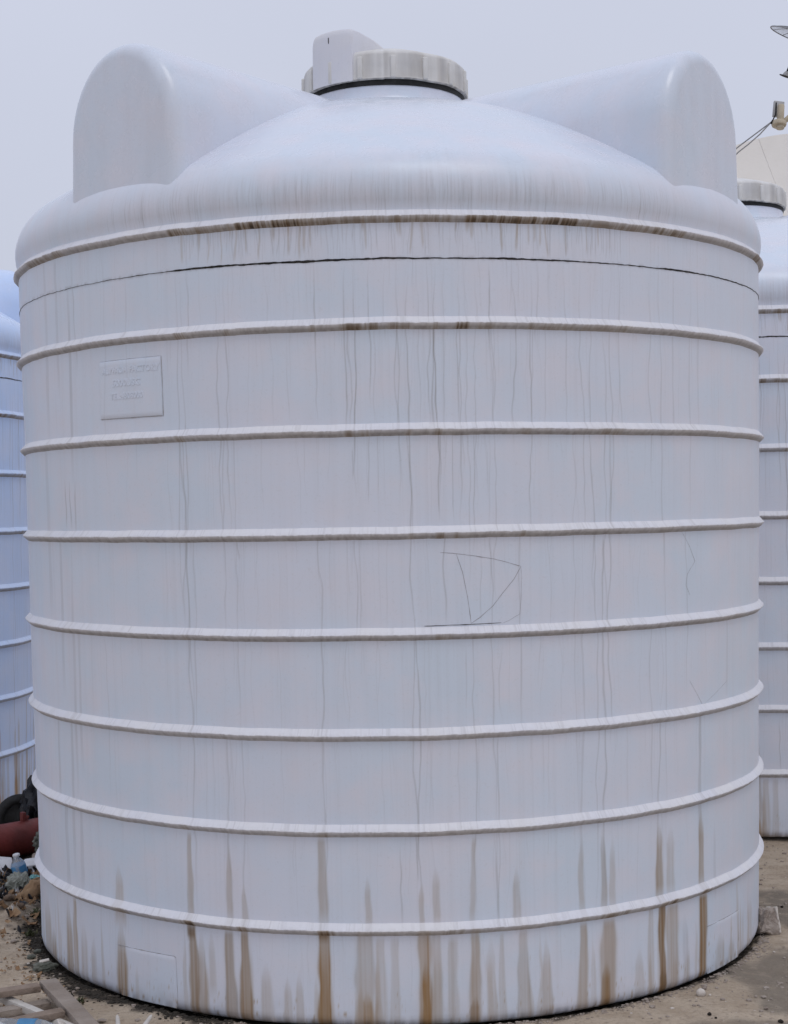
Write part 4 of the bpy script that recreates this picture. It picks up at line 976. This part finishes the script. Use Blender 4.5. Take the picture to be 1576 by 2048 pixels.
t = thing('crumpled_paper', 'crumpled brown paper roll lying against the tank below the greenish bag', 'paper', (-1.470, .24, .016))
bm = bmesh.new()
add_tube(bm, [(-.03, -.03, 0), (-.01, .0, .02), (.015, .04, .045), (.03, .07, .055)], [.022, .030, .030, .022], 20)
bmesh.ops.subdivide_edges(bm, edges=bm.edges, cuts=2, use_grid_fill=True)
for v in bm.verts: v.co += noise.noise_vector(v.co * 38) * .013 + noise.noise_vector(v.co * 95) * .006
from_bm('paper_roll', bm, M_PAPER, t, sharp=45)
o = crumple('paper_flap', (.038, .030, .018), 55, M_PAPER, t, 4, .4, 2); o.location = (-.01, -.05, -.005)
for k, (x, y, s, lab) in enumerate(((-1.53, .14, .024, 'brown clod on the earth heap under the crumpled paper'), (-1.60, .06, .030, 'largest brown clod at the left edge of the earth heap'), (-1.46, .02, .020, 'brown clod between the earth heap and the tank wall'),
                                    (-1.40, -.33, .012, 'small reddish clod on the bare sand above the wooden frame'), (-1.555, -.05, .016, 'flattish brown clod low on the earth heap'))):
    lump('earth_clod', x, y, s, 60 + k, M_CONC if k == 3 else simple('brown_earth_%d' % k, (.20, .14, .10), (.10, .07, .05), 30, .95, .7, 60), lab, 'clod', 'clods of earth left of the tank', .6, .3)
# dark stone with pale chip at the frame corner
t = thing('dark_stone', 'dark flat stone with a pale chipped edge near the corner of the wooden frame', 'rock', (-1.215, -.655, gz(-1.215, -.655)))
o = crumple('stone_body', (.040, .034, .018), 71, M_ROCK, t, 4, .25, 1.8, False); o.location = (0, 0, .008)
bm = bmesh.new(); add_box(bm, (.034, .016, .006), None, .002, 1)
o = from_bm('pale_chip', bm, M_PALE, t, sharp=40); o.location = (-.002, .004, .028); o.rotation_euler = (R(10), R(-8), R(14))
for k, (x, y, s, lab) in enumerate(((-1.285, -.46, .014, 'lone dark chip of rubble above the flat stone by the tank'), (-1.29, -.53, .016, 'dark rubble chip leaning on another beside the tank foot'))):
    lump('rubble_chip', x, y, s, 75 + k, M_ROCK, lab, 'rubble', 'dark rubble chips', .5, .3)
lump('tile_shard', -.915, -1.222, .014, 78, M_CONC, 'flat brown shard on the dirt between the frame and the white stakes', 'rubble', None, .35, .2)

# wooden frame lying on rubble
t = thing('wooden_frame', 'weathered wooden frame lying flat at lower left, with cross bars', 'frame', (-1.112, -1.035, .058))
u = Vector((-.876, -.482, 0)); v_ = Vector((.446, -.895, 0))
def bar(name, p, d, L, wd, th, mat, parent, dz=0):
    bm = bmesh.new()
    m = axis_mat(p + d * (L / 2) + Vector((0, 0, dz)), d)
    vs = add_box(bm, (wd, th, L), m, .003, 2)
    bmesh.ops.subdivide_edges(bm, edges=[e for e in bm.edges if e.calc_length() > .2], cuts=14)
    for q in bm.verts: q.co += Vector((noise.noise(q.co * 9), noise.noise(q.co * 9 + Vector((5, 0, 0))), noise.noise(q.co * 7 + Vector((0, 7, 0))))) * .0035
    return from_bm(name, bm, mat, parent, sharp=35)
bar('side_rail', Vector((0, 0, 0)) - v_ * .03, v_, 1.35, .052, .022, M_WOOD2, t)
bar('side_rail', u * 1.05 - v_ * .03, v_, 1.35, .052, .022, M_WOOD2, t)
for k, s in enumerate((.0, .29, .66, 1.02, 1.28)):
    bar('cross_bar', u * .034 + v_ * s, u, .985, .044, .020, M_WOOD, t)
t = bar('weathered_board', Vector((-1.10, -1.10, .02)), Vector((-.85, -.5, .0)).normalized(), .8, .05, .022, M_WOOD2, None)
tag(t, 'grey board lying on the ground inside the wooden frame', 'board')
t = bar('pale_stick', Vector((-1.33, -1.00, .035)), Vector((.70, -.66, -.04)).normalized(), .34, .026, .022, M_STAKE, None)
tag(t, 'pale grey batten slanting across the wooden frame towards the bottle', 'stick')
bm = bmesh.new(); add_tube(bm, [(-1.085, -1.285, .034), (-1.03, -1.33, .034), (-.94, -1.42, .034), (-.9, -1.47, .034)], [.015, .017, .017, .016], 18)
o = from_bm('pale_tube', bm, M_STAKE, None, sharp=40); tag(o, 'short pale plastic tube lying inside the wooden frame right of the bottle', 'tube')
bm = bmesh.new(); add_box(bm, (.03, .045, .006), Matrix.Translation((-.995, -1.405, .05)) @ Matrix.Rotation(R(40), 4, 'Y') @ Matrix.Rotation(R(30), 4, 'Z'), .001, 1)
o = from_bm('plaster_flake', bm, M_PALE, None); tag(o, 'pale angular flake beside the tube inside the wooden frame', 'rubble')
for p0, p1, lab in (((-.834, -1.405, .078), (-.785, -1.62, .012), 'left of two off-white plastic stakes, tip leaning left'), ((-.733, -1.41, .078), (-.79, -1.60, .012), 'right of two off-white plastic stakes, tip leaning right')):
    p0, p1 = Vector(p0), Vector(p1)
    bm = bmesh.new(); add_tube(bm, [p0, p0.lerp(p1, .04), p0.lerp(p1, .5), p1, p1 + (p1 - p0) * .3], [.0025, .0055, .010, .014, .015], 14)
    o = from_bm('plastic_stake', bm, M_STAKE, None, sharp=40); tag(o, lab, 'stake', 'off-white plastic stakes')

# ------------------------------------------------------------------ satellite dishes behind on the right
t = thing('satellite_dish', 'large cream segmented satellite dish rising behind the right hand tank', 'satellite dish', (3.49, 7.3, 0))
dc = Vector((0, -.3, 3.60)); dn = Vector((-.12, -.78, .62)).normalized()
m = axis_mat(dc, dn)
RD, DEPTH = 1.25, .24
NP = 12
first = math.degrees(math.atan2((m.inverted() @ (dc + Vector((-.22, 0, 1)))).y, (m.inverted() @ (dc + Vector((-.22, 0, 1)))).x))
for k in range(NP):
    bm = bmesh.new()
    a0 = R(first + 360 / NP * k + .06); a1 = R(first + 360 / NP * (k + 1) - .06)
    rows = []
    for side in (0, 1):
        rr = []
        for i in range(9):
            r_ = .10 + (RD - .10) * i / 8
            rr.append([bm.verts.new(m @ Vector((r_ * math.cos(a0 + (a1 - a0) * j / 8), r_ * math.sin(a0 + (a1 - a0) * j / 8), DEPTH * (r_ / RD) ** 2 - .012 * side))) for j in range(9)])
        rows.append(rr)
    for side in (0, 1):
        for i in range(8):
            for j in range(8):
                f = [rows[side][i][j], rows[side][i][j + 1], rows[side][i + 1][j + 1], rows[side][i + 1][j]]
                bm.faces.new(f if side == 0 else f[::-1])
    for j in range(8):
        bm.faces.new((rows[0][8][j], rows[0][8][j + 1], rows[1][8][j + 1], rows[1][8][j])); bm.faces.new((rows[0][0][j + 1], rows[0][0][j], rows[1][0][j], rows[1][0][j + 1]))
    for i in range(8):
        bm.faces.new((rows[0][i][0], rows[0][i + 1][0], rows[1][i + 1][0], rows[1][i][0])); bm.faces.new((rows[0][i + 1][8], rows[0][i][8], rows[1][i][8], rows[1][i + 1][8]))
    from_bm('dish_panel', bm, M_CREAM, t, sharp=35)
bm = bmesh.new(); add_lathe(bm, [(.13, -.02), (.13, .012), (.03, .02)], 24, m); from_bm('dish_hub', bm, M_CREAM, t, sharp=35)
bm = bmesh.new(); add_tube(bm, [(0, .05, 0), (0, .05, 2.95), tuple(dc - dn * .12)], .055, 16); from_bm('mast', bm, M_GREYMET, t, sharp=40)
F = Vector((3.14, 6.5, 4.56)) - Vector((3.49, 7.3, 0))
bm = bmesh.new()
add_lathe(bm, [(.022, -.022), (.055, -.020), (.060, -.008), (.058, .012), (.045, .020), (.030, .024)], 28, axis_mat(F + Vector((0, .0, -.005)), (.10, .25, 1)))
add_lathe(bm, [(.018, -.045), (.032, -.045), (.032, -.02), (.018, -.02)], 22, axis_mat(F + Vector((.01, .0, -.004)), (.10, .25, 1)))
from_bm('feed_horn', bm, M_CREAM2, t, sharp=35)
bm = bmesh.new(); add_lathe(bm, [(.024, .0), (.028, .02), (.028, .12), (.022, .13)], 22, axis_mat(F + Vector((.006, -.02, .012)), (.06, 0, 1))); from_bm('amplifier_can', bm, M_CREAM2, t, sharp=35)
bm = bmesh.new(); add_box(bm, (.084, .03, .13), axis_mat(F + Vector((.004, .03, .115)), (.0, .12, 1), (0, 1, 0)) @ Matrix.Rotation(R(8), 4, 'Y'), .006, 2); from_bm('amplifier_box', bm, M_GREYMET, t, sharp=35)
bm = bmesh.new(); add_tube(bm, [F + Vector((.04, .02, .01)), F + Vector((.09, .02, .05)), F + Vector((.12, .02, .04))], [.02, .024, .02], 14); from_bm('feed_elbow', bm, M_CREAM2, t, sharp=35)
rimL = m @ Vector((RD * math.cos(R(first + 62)), RD * math.sin(R(first + 62)), DEPTH))
Q = Vector((3.49, 7.3, 0))
s1 = Vector((2.872, 6.72, 4.433)) - Q; s2 = Vector((2.865, 6.72, 4.385)) - Q
tip = F + Vector((-.064, -.005, .006))
for q, sag in ((s1, 0), (s2, -.018)):
    far = q + (q - tip) * 1.1
    bm = bmesh.new(); add_tube(bm, [tip, tip.lerp(q, .35) + Vector((0, 0, sag * .8)), tip.lerp(q, .7) + Vector((0, 0, sag * .6)), q, q.lerp(far, .5) + Vector((0, .05, -.01)), far + Vector((0, .12, -.03))], .0055, 8)
    from_bm('feed_strut', bm, M_GREYMET, t)
bm = bmesh.new(); add_tube(bm, [F + Vector((-.026, -.028, .155)), F + Vector((-.030, -.034, .11)), F + Vector((-.034, -.032, .06)), F + Vector((-.05, -.02, .025)), F + Vector((-.07, -.012, -.008))], [.006, .007, .006, .005, .008], 8)
from_bm('feed_cable', bm, M_BLACK, t)

t = thing('mesh_dish', 'grey wire mesh satellite dish with a black feed, high up at the right edge', 'satellite dish', (5.33, 14.3, 0))
Q = Vector((5.33, 14.3, 0))
mc = Vector((5.331, 14.0, 7.452)) - Q; mn = Vector((-.369, .208, -.904)).normalized()
m = axis_mat(mc - mn * .085, mn)
RM, DM = .41, .085
def pp(r_, a): return m @ Vector((r_ * math.cos(a), r_ * math.sin(a), DM * (r_ / RM) ** 2))
bm = bmesh.new()
add_tube(bm, [pp(RM, 2 * math.pi * k / 48) for k in range(49)], .007, 6, False)
from_bm('rim', bm, M_MESH, t)
for k in range(12):
    a = 2 * math.pi * k / 12 + .1
    bm = bmesh.new(); add_tube(bm, [pp(r_, a) - mn * .004 for r_ in np.linspace(.02, RM, 7)], .004, 5); from_bm('dish_rib', bm, M_MESH, t)
bm = bmesh.new()
for j in range(1, 26):
    r_ = RM * j / 26
    add_tube(bm, [pp(r_, 2 * math.pi * k / 40) for k in range(41)], .0012, 3, False)
for k in range(96):
    a = 2 * math.pi * k / 96
    add_tube(bm, [pp(r2, a) for r2 in (.05, .15, .25, .33, RM)], .0010, 3, False)
o = from_bm('wire_mesh', bm, M_MESH, t); o['kind'] = 'stuff'
fd = mc + mn * .49
bm = bmesh.new(); add_tube(bm, [mc - mn * .08, mc.lerp(fd, .55), fd + (mc - fd).normalized() * .03], .011, 8); from_bm('feed_arm', bm, M_BLACK, t)
fm = axis_mat(fd, mn)
bm = bmesh.new(); add_lathe(bm, [(.022, -.045), (.034, -.02), (.040, .01), (.024, .012), (.018, -.02)], 20, fm, True); from_bm('feed_horn', bm, M_GREYMET, t, sharp=35)
bm = bmesh.new(); add_lathe(bm, [(.012, .012), (.075, .012), (.075, .019), (.012, .019)], 24, fm, True); from_bm('feed_flange', bm, M_BLACK, t, sharp=35)
bm = bmesh.new(); add_tube(bm, [(.25, .1, 0), (.25, .1, 7.35), tuple(mc - mn * .10)], .045, 12); from_bm('mast', bm, M_GREYMET, t, sharp=40)
